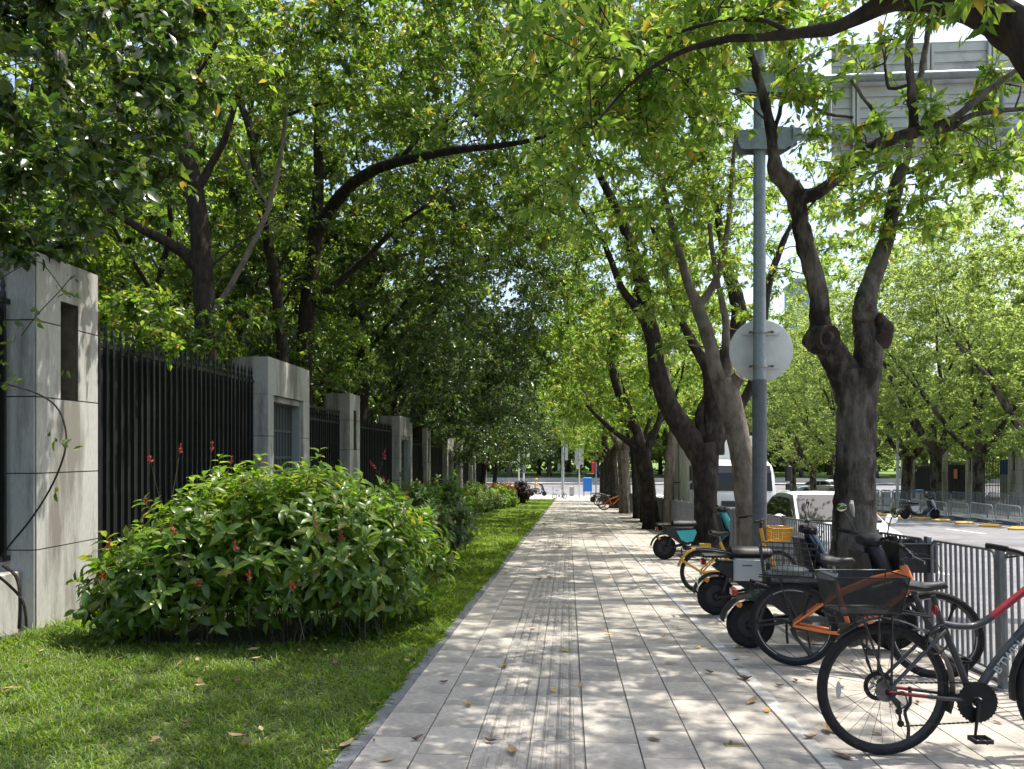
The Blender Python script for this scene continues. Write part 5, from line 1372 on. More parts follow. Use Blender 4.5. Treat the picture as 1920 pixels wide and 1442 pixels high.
MB().ball((.275,-.005,.775), .022, 10, 8, (.8,1,1.3)).obj('tail_light', M['redlens'], bk, True)
b = MB()
for s,dx in ((-1,.0),(1,.02)): b.tube(catmull([(.87,s*.2,1.05,0),(.93,s*.1,.95,0),(.90,s*.03,.80,0),(.78,s*.025,.70,0),(.55,-.028,.46,0)],.02)[:,:3], .0025, 5)
b.tube(catmull([(.30,-.02,.72,0),(.20,-.05,.62,0),(.25,-.06,.55,0),(.33,-.05,.62,0),(.30,-.04,.70,0),(.22,-.06,.66,0),(.2,-.06,.58,0)],.02)[:,:3], .005, 6)
tag(b.obj('cable', M['gloss_black'], bk, True), kind='stuff')
d = (Vector(HBt)-Vector(BB_)).normalized(); upv = Vector((0,-1,0)); yv = upv.cross(d)
mx = Matrix((( d.x, yv.x, upv.x, 0),(d.y,yv.y,upv.y,0),(d.z,yv.z,upv.z,0),(0,0,0,1)))
mid = Vector(BB_)+(Vector(HBt)-Vector(BB_))*.46
mx.translation = mid+upv*.0243
text_on(bk, "B'TWIN", 'letter_grey', .06, None, mx, bold=5)

# ---- orange mountain bike
pr = onground(1487,1248); pf = onground(1745,1270)
ha = math.atan2(pf.y-pr.y, pf.x-pr.x)
ob = thing('bicycle', 'orange mountain bike with black cast wheels and a wire basket over its rear wheel', 'bicycle', (pr.x,pr.y,gz(pr.y)), ha)
ob.rotation_euler = (0, 0.0, ha)
Ro = .33; WBo = .99
wheel(ob, 0, Ro, .026, mag=True); wheel(ob, WBo, Ro, .026, mag=True)
BBo = (.42,0,.29); STo = (.335,0,.60); HTo = (.80,0,.80); HBo = (.845,0,.665)
MB().tube([BBo,STo,(.315,0,.675)],[.02,.019,.018],12,True,(1,.9)).obj('seat_tube', M['orange'], ob, True)
MB().tube([STo,(.58,0,.72),(.79,0,.775)],[.021,.024,.032],12,True,(.8,1.2)).obj('top_tube', M['orange'], ob, True)
MB().tube([BBo,(.6,0,.455),(.83,0,.69)],[.026,.032,.034],12,True,(.85,1.15)).obj('down_tube', M['orange'], ob, True)
MB().tube([(.785,0,.835),(.80,0,.79),(.835,0,.69),(.85,0,.65)],[.028,.033,.033,.027],14).obj('head_tube', M['orange'], ob, True)
for s in (-1,1):
    MB().tube([(.40,s*.035,.29),(.25,s*.055,.30),(0,s*.068,Ro)],[.016,.014,.011],10).obj('chain_stay', M['orange'], ob, True)
    MB().tube([(.34,s*.018,.60),(.2,s*.05,.50),(0,s*.068,Ro+.01)],[.012,.012,.010],10).obj('seat_stay', M['orange'], ob, True)
    MB().tube([(.855,s*.065,.63),(.90,s*.065,.52),(WBo,s*.065,Ro)],[.018,.021,.016],10).obj('fork_leg', M['matt_black'], ob, True)
MB().tube([(.85,-.07,.645),(.85,.07,.645)],.02,10).obj('fork_crown', M['matt_black'], ob, True)
MB().tube([(.318,0,.67),(.295,0,.82)],.0135,10).obj('seat_post', M['steel'], ob, True)
saddle(ob, .18, .45, .85, 'seat_vinyl', .085, 1.5)
MB().tube([(.782,0,.84),(.775,0,.875),(.84,0,.905)],[.018,.017,.015],10).obj('stem', M['gloss_black'], ob, True)
hb = MB().tube([(.80,-.33,.955),(.835,-.15,.925),(.845,0,.905),(.835,.15,.925),(.80,.33,.955)],.0125,10).obj('handlebar', M['gloss_black'], ob, True)
for s in (-1,1):
    MB().tube([(.79,s*.35,.957),(.815,s*.23,.945)],.017,10).obj('grip', M['rubber'], hb, True)
    MB().tube([(.84,s*.2,.925),(.90,s*.22,.90),(.89,s*.31,.89)],[.009,.006,.006],7).obj('brake_lever', M['gloss_black'], hb, True)
MB().tube([(.79,.345,.95),(.80,.38,1.0),(.80,.385,1.03)],[.014,.01,.008],7).obj('bar_end', M['gloss_black'], hb, True)
MB().tube([BBo,(BBo[0],-.05,BBo[2])],.025,12).obj('bottom_bracket', M['gloss_black'], ob, True)
MB().lathe([(.03,-.055),(.09,-.055),(.09,-.05),(.03,-.05)],30,BBo,'y',True).obj('chain_ring', M['gloss_black'], ob)
MB().tube([(BBo[0],-.06,BBo[2]),(BBo[0]+.14,-.07,BBo[2]-.1)],[.018,.012],8).obj('crank_arm', M['gloss_black'], ob, True)
MB().box(BBo[0]+.09,BBo[0]+.19,-.17,-.08,BBo[2]-.115,BBo[2]-.09).obj('pedal', M['matt_black'], ob)
b = MB(); ch = b
chain((.03,-.05,Ro+.04),(.42,-.052,BBo[2]+.09)); chain((.03,-.05,Ro-.05),(.42,-.052,BBo[2]-.09)); tag(b.obj('chain', M['darksteel'], ob), kind='stuff')
b = MB()
for s in (-1,1): b.tube([(-.26,s*.06,.70),(.18,s*.06,.705),(.31,s*.02,.70)],.006,6)
rack = b.obj('rear_rack', M['gloss_black'], ob, True)
for s in (-1,1): MB().tube([(-.1,s*.065,.70),(0,s*.075,Ro+.02)],.006,6).obj('rack_leg', M['gloss_black'], rack, True)
wire_basket(ob, -.22, .15, .13, .13, .715, .955, nx=10, nz=5)
b = MB().box(-.2,.14,-.05,.03,.722,.745); M['greycloth']=mat('grey_sheet',(.12,.14,.14),(.2,.22,.22),8,.7); b.ball((-.02,.0,.76),.1,12,7,(1.4,1,.4)); b.obj('folded_rain_cover', M['greycloth'], ob, True)
MB().prism([(.16,.72),(.20,.785),(.33,.745),(.30,.70)],-.055,.055).obj('white_seat_cover', M['whitepl'], ob)
# frame bag with a lime stripe
MB().prism([(.55,.655),(.72,.715),(.775,.72),(.76,.62),(.68,.58),(.58,.60)],-.04,.04).obj('frame_bag', M['matt_black'], ob)
MB().prism([(.565,.672),(.72,.73),(.725,.718),(.57,.66)],-.0425,-.0405).obj('bag_stripe', M['lime'], ob)
b = MB()
for s in (-1,1): b.tube(catmull([(.84,s*.18,.92,0),(.98,s*.12,.90,0),(1.02,s*.05,.76,0),(.92,s*.03,.64,0),(.80,.04*s,.62,0)],.02)[:,:3],.0028,5)
tag(b.obj('cable', M['gloss_black'], ob, True), kind='stuff')
d = (Vector((.83,0,.69))-Vector(BBo)).normalized(); yv = upv.cross(d)
mx = Matrix((( d.x, yv.x, upv.x, 0),(d.y,yv.y,upv.y,0),(d.z,yv.z,upv.z,0),(0,0,0,1)))
mx.translation = Vector(BBo)+(Vector((.83,0,.69))-Vector(BBo))*.52+upv*.0285
text_on(ob, "VIKEUY", 'letter_dark', .062, None, mx, bold=3, shear=.2)
MB().tube([(.1,.06,.33),(.12,.12,.16),(.14,.16,.01)],.009,8).obj('kickstand', M['gloss_black'], ob, True)

# ---- generic bicycle for the others
def simple_bike(name, label, loc, rz, frame, Rr=.30, fender=None, basket=None, step=False, low=True, group=None, no_front=False, lean=0.0, mag=False, saddle_on=True):
    t = thing(name, label, 'bicycle', loc, rz, group); t.rotation_euler = (lean,0,rz)
    wb = 1.0
    wheel(t, 0, Rr, .022, spokes=16, low=low, mag=mag)
    if not no_front: wheel(t, wb, Rr, .022, spokes=16, low=low, mag=mag)
    B0 = (.42,0,.27); S0 = (.28,0,.60); H1 = (.80,0,.80); H0 = (.83,0,.66); n = 8 if low else 12
    if step:
        MB().tube(catmull([(*S0,0),(.36,0,.42,0),(.50,0,.36,0),(.66,0,.46,0),(*H0,0)],.04)[:,:3],.028,n).obj('main_tube', M[frame], t, True)
        MB().tube([B0,S0,(.25,0,.68)],[.024,.022,.02],n).obj('seat_tube', M[frame], t, True)
        MB().tube([(.42,-.0,.30),(.2,-.045,.30),(0,-.06,Rr)],[.035,.032,.03],n,True,(1,.6)).obj('chain_case', M[frame], t, True)
    else:
        MB().tube([S0,H1],.02,n).obj('top_tube', M[frame], t, True); MB().tube([B0,H0],.024,n).obj('down_tube', M[frame], t, True); MB().tube([B0,S0,(.26,0,.66)],.018,n).obj('seat_tube', M[frame], t, True)
    MB().tube([(.785,0,.86),H0],.024,n).obj('head_tube', M[frame], t, True)
    for s in (-1,1):
        MB().tube([(.40,s*.03,.27),(0,s*.06,Rr)],.012,n).obj('chain_stay', M[frame], t, True)
        MB().tube([(.285,s*.02,.58),(0,s*.06,Rr+.01)],.011,n).obj('seat_stay', M[frame], t, True)
        if not no_front: MB().tube([(.84,s*.05,.64),(wb,s*.055,Rr)],.013,n).obj('fork_blade', M[frame if step else 'gloss_black'], t, True)
    if saddle_on:
        MB().tube([(.262,0,.64),(.24,0,.76)],.013,n).obj('seat_post', M['steel'], t, True)
        saddle(t, .10, .36, .79, 'seat_vinyl', .085, 1.4)
    hb = MB().tube(catmull([(.66,-.30,.98,0),(.74,-.24,1.0,0),(.80,-.08,.95,0),(.80,.08,.95,0),(.74,.24,1.0,0),(.66,.30,.98,0)],.04)[:,:3],.012,n).obj('handlebar', M['gloss_black'], t, True)
    MB().tube([(.785,0,.85),(.80,0,.95)],.015,n).obj('stem', M['gloss_black'], t, True)
    for s in (-1,1): MB().tube([(.60,s*.32,.97),(.70,s*.28,.99)],.017,n).obj('grip', M['rubber'], hb, True)
    MB().lathe([(.02,-.06),(.085,-.06),(.085,-.05),(.02,-.05)],20,B0,'y',True).obj('chain_ring', M['gloss_black'], t)
    MB().tube([(B0[0],-.06,B0[2]),(B0[0]+.12,-.07,B0[2]-.11)],.013,6).obj('crank_arm', M['gloss_black'], t, True)
    MB().box(B0[0]+.08,B0[0]+.17,-.17,-.08,B0[2]-.125,B0[2]-.10).obj('pedal', M['matt_black'], t)
    if fender:
        rings = []
        for a in np.linspace(.5,2.9,20):
            cx, cz = math.cos(a)*(Rr+.02), Rr+math.sin(a)*(Rr+.02); ox, oz = math.cos(a)*.03, math.sin(a)*.03
            rings.append([(cx,-.035,cz),(cx+ox*.6,-.028,cz+oz*.6),(cx+ox*.8,0,cz+oz*.8),(cx+ox*.6,.028,cz+oz*.6),(cx,.035,cz),(cx+ox*.4,0,cz+oz*.4)])
        MB().loft(rings).obj('rear_mudguard', M[fender], t, True)
        for s in (-1,1): MB().tube([(-.27,s*.04,Rr+.16),(0,s*.065,Rr)],[.018,.014],8).obj('mudguard_stay', M[fender], t, True)
    if basket:
        b = MB()
        x0,x1,w,z0,z1 = .90,1.12,.13,.70,.87
        # moulded basket: walls of bars with a solid rim
        for k in range(9):
            f = k/8; xx = x0+(x1-x0)*f
            for s in (-1,1): b.bar((xx,s*w,z0),(xx+.02*(f-.5),s*(w+.03),z1),.014,.006)
        for k in range(7):
            yy = -w+2*w*k/6
            b.bar((x0,yy,z0),(x0-.02,yy*1.15,z1),.006,.014); b.bar((x1,yy,z0),(x1+.03,yy*1.15,z1),.006,.014); b.bar((x0,yy,z0),(x1,yy,z0),.012,.006)
        for f in (0,.33,.66,1):
            z = z0+(z1-z0)*f; e = .03*f
            b.tube([(x0-e*.6,-w-e,z),(x1+e,-w-e,z),(x1+e,w+e,z),(x0-e*.6,w+e,z),(x0-e*.6,-w-e,z)],.009 if f in (0,1) else .006,6,False)
        tag(b.obj('basket', M[basket], t), kind='stuff')
        MB().tube([(.83,0,.66),(.93,0,.70)],.02,8).obj('basket_bracket', M[basket], t, True)
    MB().tube([(.05,.07,Rr),(.07,.12,.15),(.08,.16,.0)],.01,6).obj('kickstand', M['gloss_black'], t, True)
    return t
p = onground(1315,1113)
yb = simple_bike('shared_bicycle', 'yellow shared bicycle with a yellow front basket behind the grey pole', (p.x,p.y,gz(p.y)), YAW+.02, 'yellow', Rr=.285, fender='yellow', basket='yellow', step=True, low=False)
MB().box(-.02,.12,-.03,.03,.60,.66).obj('lock_box', M['yellow'], yb)
MB().ball((.80,-.05,.96),.03,10,8).obj('bell', M['yellow'], yb, True)

# ---- electric scooters
def moped(name, label, loc, rz, body='matt_black', panel=None, shield='matt_black', fender='matt_black', Rr=.21, wb=1.18, seat_z=.70, battery=False, strip=None, rack=True, mirrors=True, basket=False, low=False, plate=True, trim=None, group=None, lean=0.0, split_seat=False, headm=None, steer=0.0):
    t = thing(name, label, 'scooter', loc, rz, group); t.rotation_euler = (lean,0,rz)
    n = 8 if low else 12
    wheel(t, 0, Rr, .047, solid=True, low=low, hub_r=.05, rim_d=.006, name='rear_wheel')
    wheel(t, wb, Rr, .042, solid=True, low=low, hub_r=.05, rim_d=.006, name='front_wheel')
    # swing arms and shock
    for s in (-1,1):
        MB().tube([(0,s*.085,Rr),(.2,s*.09,Rr+.03),(.36,s*.08,Rr+.06)],[.022,.026,.024],n,True,(1,.6)).obj('swing_arm', M['matt_black'], t, True)
        MB().tube([(.06,s*.085,Rr+.06),(.13,s*.075,.50)],.02,n).obj('shock', M['darksteel'], t, True)
        MB().tube([(wb,s*.08,Rr),(wb-.05,s*.08,Rr+.2),(wb-.10,s*.07,Rr+.36)],[.02,.022,.022],n).obj('fork_leg', M['darksteel'], t, True)
    # frame and footboard
    fr = MB()
    for s in (-1,1): fr.tube(catmull([(.02,s*.08,.58,0),(.25,s*.10,.50,0),(.38,s*.12,.28,0),(.60,s*.13,.20,0),(.80,s*.10,.22,0),(.92,s*.06,.42,0)],.05)[:,:3],.02,n)
    fr.obj('frame_tube', M['gloss_black'], t, True)
    MB().cbox(.36,.88,-.14,.14,.19,.255,.02).obj('footboard', M[body], t)
    # rear body under the seat
    bp = [(.16,.40),(.30,.30),(.44,.29),(.54,.36),(.56,seat_z-.10),(.05,seat_z-.10),(-.04,seat_z-.16)]
    MB().prism(bp,-.105,.105).obj('rear_body', M[body], t)
    if panel:
        q = [(.20,seat_z-.13),(.30,.38),(.40,.34),(.52,.37),(.585,seat_z-.16),(.56,seat_z-.11)]
        for s in (-1,1): MB().prism(q, s*.118-.012, s*.118+.012).obj('side_panel', M[panel], t)
        if trim:
            for s in (-1,1): MB().tube([(.16,s*.128,seat_z-.12),(.27,s*.13,.36),(.40,s*.13,.32)],.009,6).obj('trim', M[trim], t)
    if battery:
        MB().cbox(.16,.50,-.135,-.11,.40,.645,.02).obj('battery_cover', M['silver'], t)
        MB().box(.455,.50,-.1365,-.1345,.405,.60).obj('lime_strip', M['lime'], t)
        MB().box(.25,.36,-.1362,-.1345,.56,.572).obj('maker_mark', M['letter_dark'], t)
    # seat
    def pad(x0,x1,z,h,w):
        rings = []
        for f,e in ((0,.6),(.06,1),(.5,1.0),(.94,.9),(1,.5)):
            xx = x0+(x1-x0)*f; rings.append([(xx,math.cos(a)*w*e,z+math.sin(a)*h*.5*e+(.02*(.5-f)**2)) for a in np.linspace(0,2*math.pi,12,endpoint=False)])
        MB().loft(rings).obj('seat', M['seat_vinyl'], t, True)
    if split_seat: pad(-.16,.14,seat_z-.02,.06,.10); pad(.12,.60,seat_z,.13,.125)
    else: pad(.12,.60,seat_z,.14,.125); MB().cbox(-.16,.14,-.09,.09,seat_z-.05,seat_z-.015,.01).obj('rear_carrier', M['matt_black'], t) if rack else None
    if rack:
        b = MB()
        for s in (-1,1): b.tube(catmull([(.14,s*.10,seat_z+.0,0),(-.08,s*.10,seat_z+.03,0),(-.20,s*.07,seat_z+.03,0)],.04)[:,:3],.013,n)
        b.tube([(-.20,-.07,seat_z+.03),(-.20,.07,seat_z+.03)],.013,n); b.obj('grab_rail', M['matt_black'], t, True)
    # rear mudguard, lamps, plate
    rings = []
    for a in np.linspace(1.15,3.0,14):
        cx, cz = math.cos(a)*(Rr+.035), Rr+math.sin(a)*(Rr+.035); ox, oz = math.cos(a)*.012, math.sin(a)*.012
        rings.append([(cx,-.07,cz),(cx+ox,-.06,cz+oz),(cx+ox*1.3,0,cz+oz*1.3),(cx+ox,.06,cz+oz),(cx,.07,cz),(cx+ox*.6,0,cz+oz*.6)])
    MB().loft(rings).obj('rear_mudguard', M['matt_black'], t, True)
    MB().cbox(-.17,-.12,-.06,.06,seat_z-.13,seat_z-.07,.01).obj('tail_light', M['redlens'], t)
    for s in (-1,1): MB().lathe([(0,-.006),(.026,-.006),(.026,.006),(0,.006)],14,(-.12,s*.10,Rr+.19),'y').obj('reflector', M['amber'], t)
    if plate: MB().box(-.215,-.211,-.085,.085,Rr+.06,Rr+.19).obj('number_plate', M['whitepl'], t)
    # front: leg shield, column, head
    sx = wb-.20
    MB().prism([(.80,.22),(.90,.22),(sx+.02,.52),(sx-.07,.86),(sx-.13,.86),(sx-.06,.52)],-.15,.15).obj('leg_shield', M[body], t)
    rings = []
    for (x,z,w,dp) in ((wb+.02,.44,.06,.03),(wb-.03,.56,.12,.05),(wb-.09,.72,.13,.06),(wb-.16,.86,.10,.06),(wb-.19,.92,.07,.04)):
        rings.append([(x+math.cos(a)*dp*1.2, math.sin(a)*w, z+math.cos(a)*.02) for a in np.linspace(0,2*math.pi,14,endpoint=False)])
    MB().loft(rings).obj('front_shield', M[shield], t, True)
    rings = []
    for a in np.linspace(.35,2.9,14):
        cx, cz = wb+math.cos(a)*(Rr+.03), Rr+math.sin(a)*(Rr+.03); ox, oz = math.cos(a)*.014, math.sin(a)*.014
        rings.append([(cx,-.062,cz),(cx+ox,-.05,cz+oz),(cx+ox*1.3,0,cz+oz*1.3),(cx+ox,.05,cz+oz),(cx,.062,cz),(cx+ox*.6,0,cz+oz*.6)])
    MB().loft(rings).obj('front_mudguard', M[fender], t, True)
    hd = Vector((wb-.22,0,.96))
    Ms = Matrix.Translation(hd) @ Matrix.Rotation(steer,4,'Z')
    h = thing('tmp','','') if False else None
    b = MB().tube([Ms@Vector((0,-.35,.05)),Ms@Vector((.03,-.22,.04)),Ms@Vector((.06,-.08,.01)),Ms@Vector((.06,.08,.01)),Ms@Vector((.03,.22,.04)),Ms@Vector((0,.35,.05))],.013,n); hb = b.obj('handlebar', M['darksteel'], t, True)
    for s in (-1,1):
        MB().tube([Ms@Vector((-.02,s*.37,.052)),Ms@Vector((.02,s*.25,.045))],.018,n).obj('grip', M['rubber'], hb, True)
        MB().tube([Ms@Vector((.05,s*.22,.03)),Ms@Vector((.09,s*.26,.015)),Ms@Vector((.07,s*.35,.02))],.007,6).obj('brake_lever', M['darksteel'], hb, True)
        if mirrors:
            MB().tube([Ms@Vector((.04,s*.2,.05)),Ms@Vector((.02,s*.24,.14)),Ms@Vector((-.0,s*.30,.22))],.0055,6).obj('mirror_stalk', M['gloss_black'], hb, True)
            b = MB().ball((0,0,0),.07,14,8,(.16,1.0,.62)); mm = Ms @ Matrix.Translation((0,s*.33,.26)) @ Matrix.Rotation(s*.25,4,'Z'); b.v = [tuple(mm@Vector(v)) for v in b.v]; mo = b.obj('mirror', M['gloss_black'], hb, True)
            b = MB().ball((-.006,0,0),.062,14,8,(.12,1.0,.60)); b.v = [tuple(mm@Vector(v)) for v in b.v]; b.obj('mirror_glass', M['mirror'], hb, True)
    rings = []
    for (x,w,h2) in ((-.07,.06,.04),(-.02,.13,.055),(.06,.13,.065),(.11,.08,.05)):
        rings.append([tuple(Ms@Vector((x,math.cos(a)*w,.0+math.sin(a)*h2))) for a in np.linspace(0,2*math.pi,14,endpoint=False)])
    MB().loft(rings).obj('head_cowl', M[headm or body], t, True)
    MB().lathe([(0,0),(.045,-.01),(.05,-.03)],16,tuple(Ms@Vector((.13,0,-.01))),'x').obj('headlight', M['whitepl'], t, True)
    MB().tube([(wb-.11,0,.55),(wb-.22,0,.95)],.03,n).obj('steering_column', M['gloss_black'], t, True)
    b = MB()
    for s in (-1,1): b.tube(catmull([(hd.x+.06,s*.2,1.0,0),(hd.x+.16,s*.1,.98,0),(hd.x+.13,s*.05,.85,0)],.03)[:,:3],.004,5)
    tag(b.obj('cable', M['gloss_black'], t), kind='stuff')
    if basket:
        q = MB().box(wb-.02,wb+.30,-.17,.17,.70,.705); b = q
        for (a0,a1,c0,c1) in ((wb-.02,wb-.012,-.17,.17),(wb+.292,wb+.30,-.17,.17)): b.box(a0,a1,c0,c1,.705,.94)
        for (c0,c1) in ((-.17,-.162),(.162,.17)): b.box(wb-.012,wb+.292,c0,c1,.705,.94)
        bo = b.obj('front_crate', M['matt_black'], t)
        MB().tube([(wb-.03,-.18,.945),(wb+.31,-.18,.945),(wb+.31,.18,.945),(wb-.03,.18,.945),(wb-.03,-.18,.945)],.009,6,False).obj('crate_rim', M['matt_black'], bo, True)
    MB().tube([(.34,.10,.22),(.36,.16,.10),(.38,.20,.0)],.011,6).obj('side_stand', M['darksteel'], t, True)
    return t
def gp(px,py):
    q = onground(px,py); return (q.x,q.y,gz(q.y))
moped('electric_scooter', 'electric scooter with a silver battery box and lime strip between the yellow and orange bicycles', gp(1343,1153), YAW-.08, battery=True, shield='chromeblue', fender='gloss_black', seat_z=.69, steer=-.35)
moped('electric_scooter', 'black electric scooter with a black front crate half hidden behind the orange bicycle', gp(1407,1215), YAW-.06, seat_z=.60, mirrors=True, basket=True, rack=False, plate=False, wb=1.22, steer=.3)
moped('electric_scooter', 'turquoise and black electric scooter parked beside the dark forked tree', gp(1246,1049), YAW-.02, panel='teal', shield='teal', fender='teal', seat_z=.69, Rr=.225, wb=1.28, split_seat=True, rack=False, mirrors=False, plate=False)
ws = moped('electric_scooter', 'white and yellow electric scooter standing on the far side of the road', gp(1697,967), YAW-.05, panel='whitepl', shield='whitepl', fender='whitepl', trim='yellow', Rr=.235, wb=1.36, seat_z=.74, low=True, split_seat=True, rack=True)
ws.location.z -= .15
BG = 'bicycles parked far down the path'
simple_bike('bicycle', 'red-framed bicycle parked far down the path beside a street tree', gp(1133,957), YAW+.0, 'orange', Rr=.33, group=BG)
q = bpy.data.objects[-1] if False else None
simple_bike('bicycle', 'black bicycle parked just beyond the red-framed one', gp(1122,949), YAW+.1, 'grey_frame', Rr=.33, group=BG)
moped('electric_scooter', 'black electric scooter at the far end of the parked row', gp(1112,942), YAW, low=True, Rr=.24, panel='whitepl', plate=False)
simple_bike('bicycle', 'dark bicycle second from the far end of the parked row', gp(1128,952), YAW-.1, 'redpaint', Rr=.32, group=BG)
simple_bike('childs_bicycle', 'small pink and white bicycle standing at the crossing', gp(1040,935.5), YAW+.3, 'whitepl', Rr=.25, group=None)
# ------------------------------------------------------------------ vehicles on the road
M['carwhite'] = mat('car_white_paint', (.74,.75,.76), (.72,.73,.74), 2, .22, coat=.8)
M['carsilver'] = mat('car_silver_paint', (.45,.46,.47), (.43,.44,.45), 2, .25, .5, coat=.8)
M['glass_dark'] = mat('car_glass', (.012,.015,.017), rough=.03, spec=.4)
M['cartrim'] = mat('car_black_trim', (.012,.012,.013), rough=.5)
M['carlight'] = mat('car_lamp', (.55,.57,.58), rough=.12, coat=.8)
M['alloy'] = mat('alloy_wheel', (.35,.36,.37), rough=.3, metal=.8)
M['truckwhite'] = mat('truck_white_paint', (.70,.71,.69), (.63,.64,.62), 3, .45, c3=(.48,.48,.45), s3=1.2, t3=.64)
def car(name, label, loc, rz, paint='carwhite', suv=False, group=None):
    """x forward, wheels on z = 0"""
    t = thing(name, label, 'car', loc, rz, group)
    H = 1.62 if suv else 1.46
    st = [(-2.22,.50,.62,.60),(-2.18,.34,.80,.78),(-1.9,.24,.86,.92),(-1.3,.20,.88,.97),(-.4,.19,.89,.95),(.6,.19,.89,.93),(1.25,.20,.88,.88),(1.75,.22,.86,.80),(2.08,.26,.78,.68),(2.2,.36,.64,.56)]
    rings = []
    for (x,z0,w,z1) in st:
        zb = z0; rings.append([(x,-w*.92,zb),(x,-w,zb+.12),(x,-w*1.0,(zb+z1)/2+.05),(x,-w*.96,z1-.06),(x,-w*.86,z1),(x,0,z1+.03),(x,w*.86,z1),(x,w*.96,z1-.06),(x,w,(zb+z1)/2+.05),(x,w,zb+.12),(x,w*.92,zb),(x,0,zb-.02)])
    MB().loft(rings).obj('body', M[paint], t, True)
    gr = [(-1.98 if suv else -1.75,.93,.74,.93),(-1.5 if suv else -1.15,.95,.72,H-.10),(-.9 if suv else -.7,.95,.72,H-.01),(-.1,.94,.72,H),(.35,.93,.72,H-.04),(1.22,.88,.76,.90)]
    rings = []
    for (x,zb,w,zt) in gr:
        wt = w*(.80 if zt > 1.1 else 1.0); zm = zb+(zt-zb)*.94
        rings.append([(x,-w,zb-.08),(x,-wt*1.01,zm),(x,-wt*.82,zt),(x,0,zt+.012),(x,wt*.82,zt),(x,wt*1.01,zm),(x,w,zb-.08)])
    MB().loft(rings).obj('cabin', M[paint], t, True)
    # windscreen and windows lie just proud of the cabin
    xf0,xf1 = 1.16,.42; zt = H-.075
    MB()._add([(xf0+.03,-.70,.965),(xf0+.03,.70,.965),(xf1+.05,.54,zt+.018),(xf1+.05,-.54,zt+.018),(xf0,-.70,.93),(xf0,.70,.93),(xf1+.01,.54,zt-.02),(xf1+.01,-.54,zt-.02)],[(0,1,2,3),(4,7,6,5),(0,4,5,1),(1,5,6,2),(2,6,7,3),(3,7,4,0)]).obj('windscreen', M['glass_dark'], t)
    xr0,xr1 = (-1.94,-1.5) if suv else (-1.72,-1.12)
    MB()._add([(xr0-.03,-.66,.97),(xr0-.03,.66,.97),(xr1-.03,.52,H-.14),(xr1-.03,-.52,H-.14),(xr0-.02,-.66,.96),(xr0-.02,.66,.96),(xr1-.02,.52,H-.15),(xr1-.02,-.52,H-.15)],[(3,2,1,0),(5,6,7,4),(0,4,5,1),(1,5,6,2),(2,6,7,3),(3,7,4,0)]).obj('rear_window', M['glass_dark'], t)
    for s in (-1,1):
        for (a,b_,c,d) in (((.98,.96),(.36,H-.13),(-.12,H-.10),(-.12,.96)),((-.2,.96),(-.2,H-.10),(-.85,H-.12),(-1.25 if not suv else -1.5,.98))):
            vs = []
            for off in (.765,.755):
                for (x,z) in (a,b_,c,d):
                    k = (z-.9)/(H-.9); vs.append((x, s*(off+.012-.155*max(0,k)), z))
            q = MB(); q._add(vs,[(0,1,2,3),(7,6,5,4),(0,4,5,1),(1,5,6,2),(2,6,7,3),(3,7,4,0)]); q.obj('side_window', M['glass_dark'], t)
        MB().ball((.86,s*.98,.98),.11,12,8,(.7,1,.75)).obj('wing_mirror', M[paint], t, True)
        MB().ball((2.06,s*.62,.64),.13,12,8,(.8,1.2,.6)).obj('headlight', M['carlight'], t, True)
        MB().ball((-2.14,s*.64,.72),.11,10,8,(.6,1.3,.8)).obj('tail_light', M['redlens'], t, True)
        for x in (-1.32,1.36):
            w = MB().lathe([(.20,s*.66),(.31,s*.66),(.325,s*.70),(.325,s*.84),(.31,s*.885),(.21,s*.89)],24,(x,0,.325),'y').obj('wheel', M['rubber'], t, True)
            b = MB().lathe([(.0,s*.88),(.05,s*.885),(.21,s*.89),(.22,s*.86)],20,(x,0,.325),'y'); b.obj('hubcap', M['alloy'], w, True)
    MB().cbox(2.14,2.205,-.5,.5,.40,.54,.01).obj('grille', M['cartrim'], t)
    MB().box(2.205,2.215,-.22,.22,.30,.40).obj('number_plate', mat('plate_blue',(.03,.08,.35),rough=.4), t)
    b = MB()
    for yy in (-.35,.2): b.bar((1.2,yy,.93),(.98,yy+.42,1.045),.02,.012)
    b.obj('wiper', M['cartrim'], t)
    return t
rz = -math.pi/2
c1 = car('car', 'white car facing the viewer just behind the railing and the knobbed tree', (4.78,14.9,gz(14.9)-.15), rz+.01)
c1.rotation_euler = (0, math.atan(SLOPE)*-1, rz)
silver = car('car', 'silver saloon turning at the crossing, seen side-on', (27.2,86,gz(86)-.146), math.pi, 'carsilver', group='cars at the crossing')
suvw = car('car', 'white off-road car farther along the crossing road', (35.8,104,gz(90)-.146), math.pi+.15, 'carwhite', True, group='cars at the crossing')
# box truck facing the viewer
y0 = 20.9
tr = thing('box_truck', 'white box truck facing the viewer, half hidden by the dark forked tree', 'truck', (4.62,y0,gz(y0)-.15), rz)
tr.rotation_euler = (0, -math.atan(SLOPE), rz)
W2 = .98
rings = []
for (x,z0,z1,w) in ((.02,.55,1.35,.92),(.0,.5,1.40,.96),(-.12,.45,1.9,.98),(-.32,.45,2.2,.96),(-.6,.45,2.27,.95),(-1.5,.5,2.27,.95)):
    rings.append([(x,-w,z0),(x,-w,(z0+z1)/2),(x,-w*.97,z1-.1),(x,-w*.88,z1),(x,w*.88,z1),(x,w*.97,z1-.1),(x,w,(z0+z1)/2),(x,w,z0)])
MB().loft(rings).obj('cab', M['truckwhite'], tr, True)
MB().prism([(.025,1.42),(-.095,1.9),(-.225,2.1),(-.26,2.08),(-.13,1.88),(-.02,1.40)],-.86,.86).obj('windscreen', M['glass_dark'], tr)
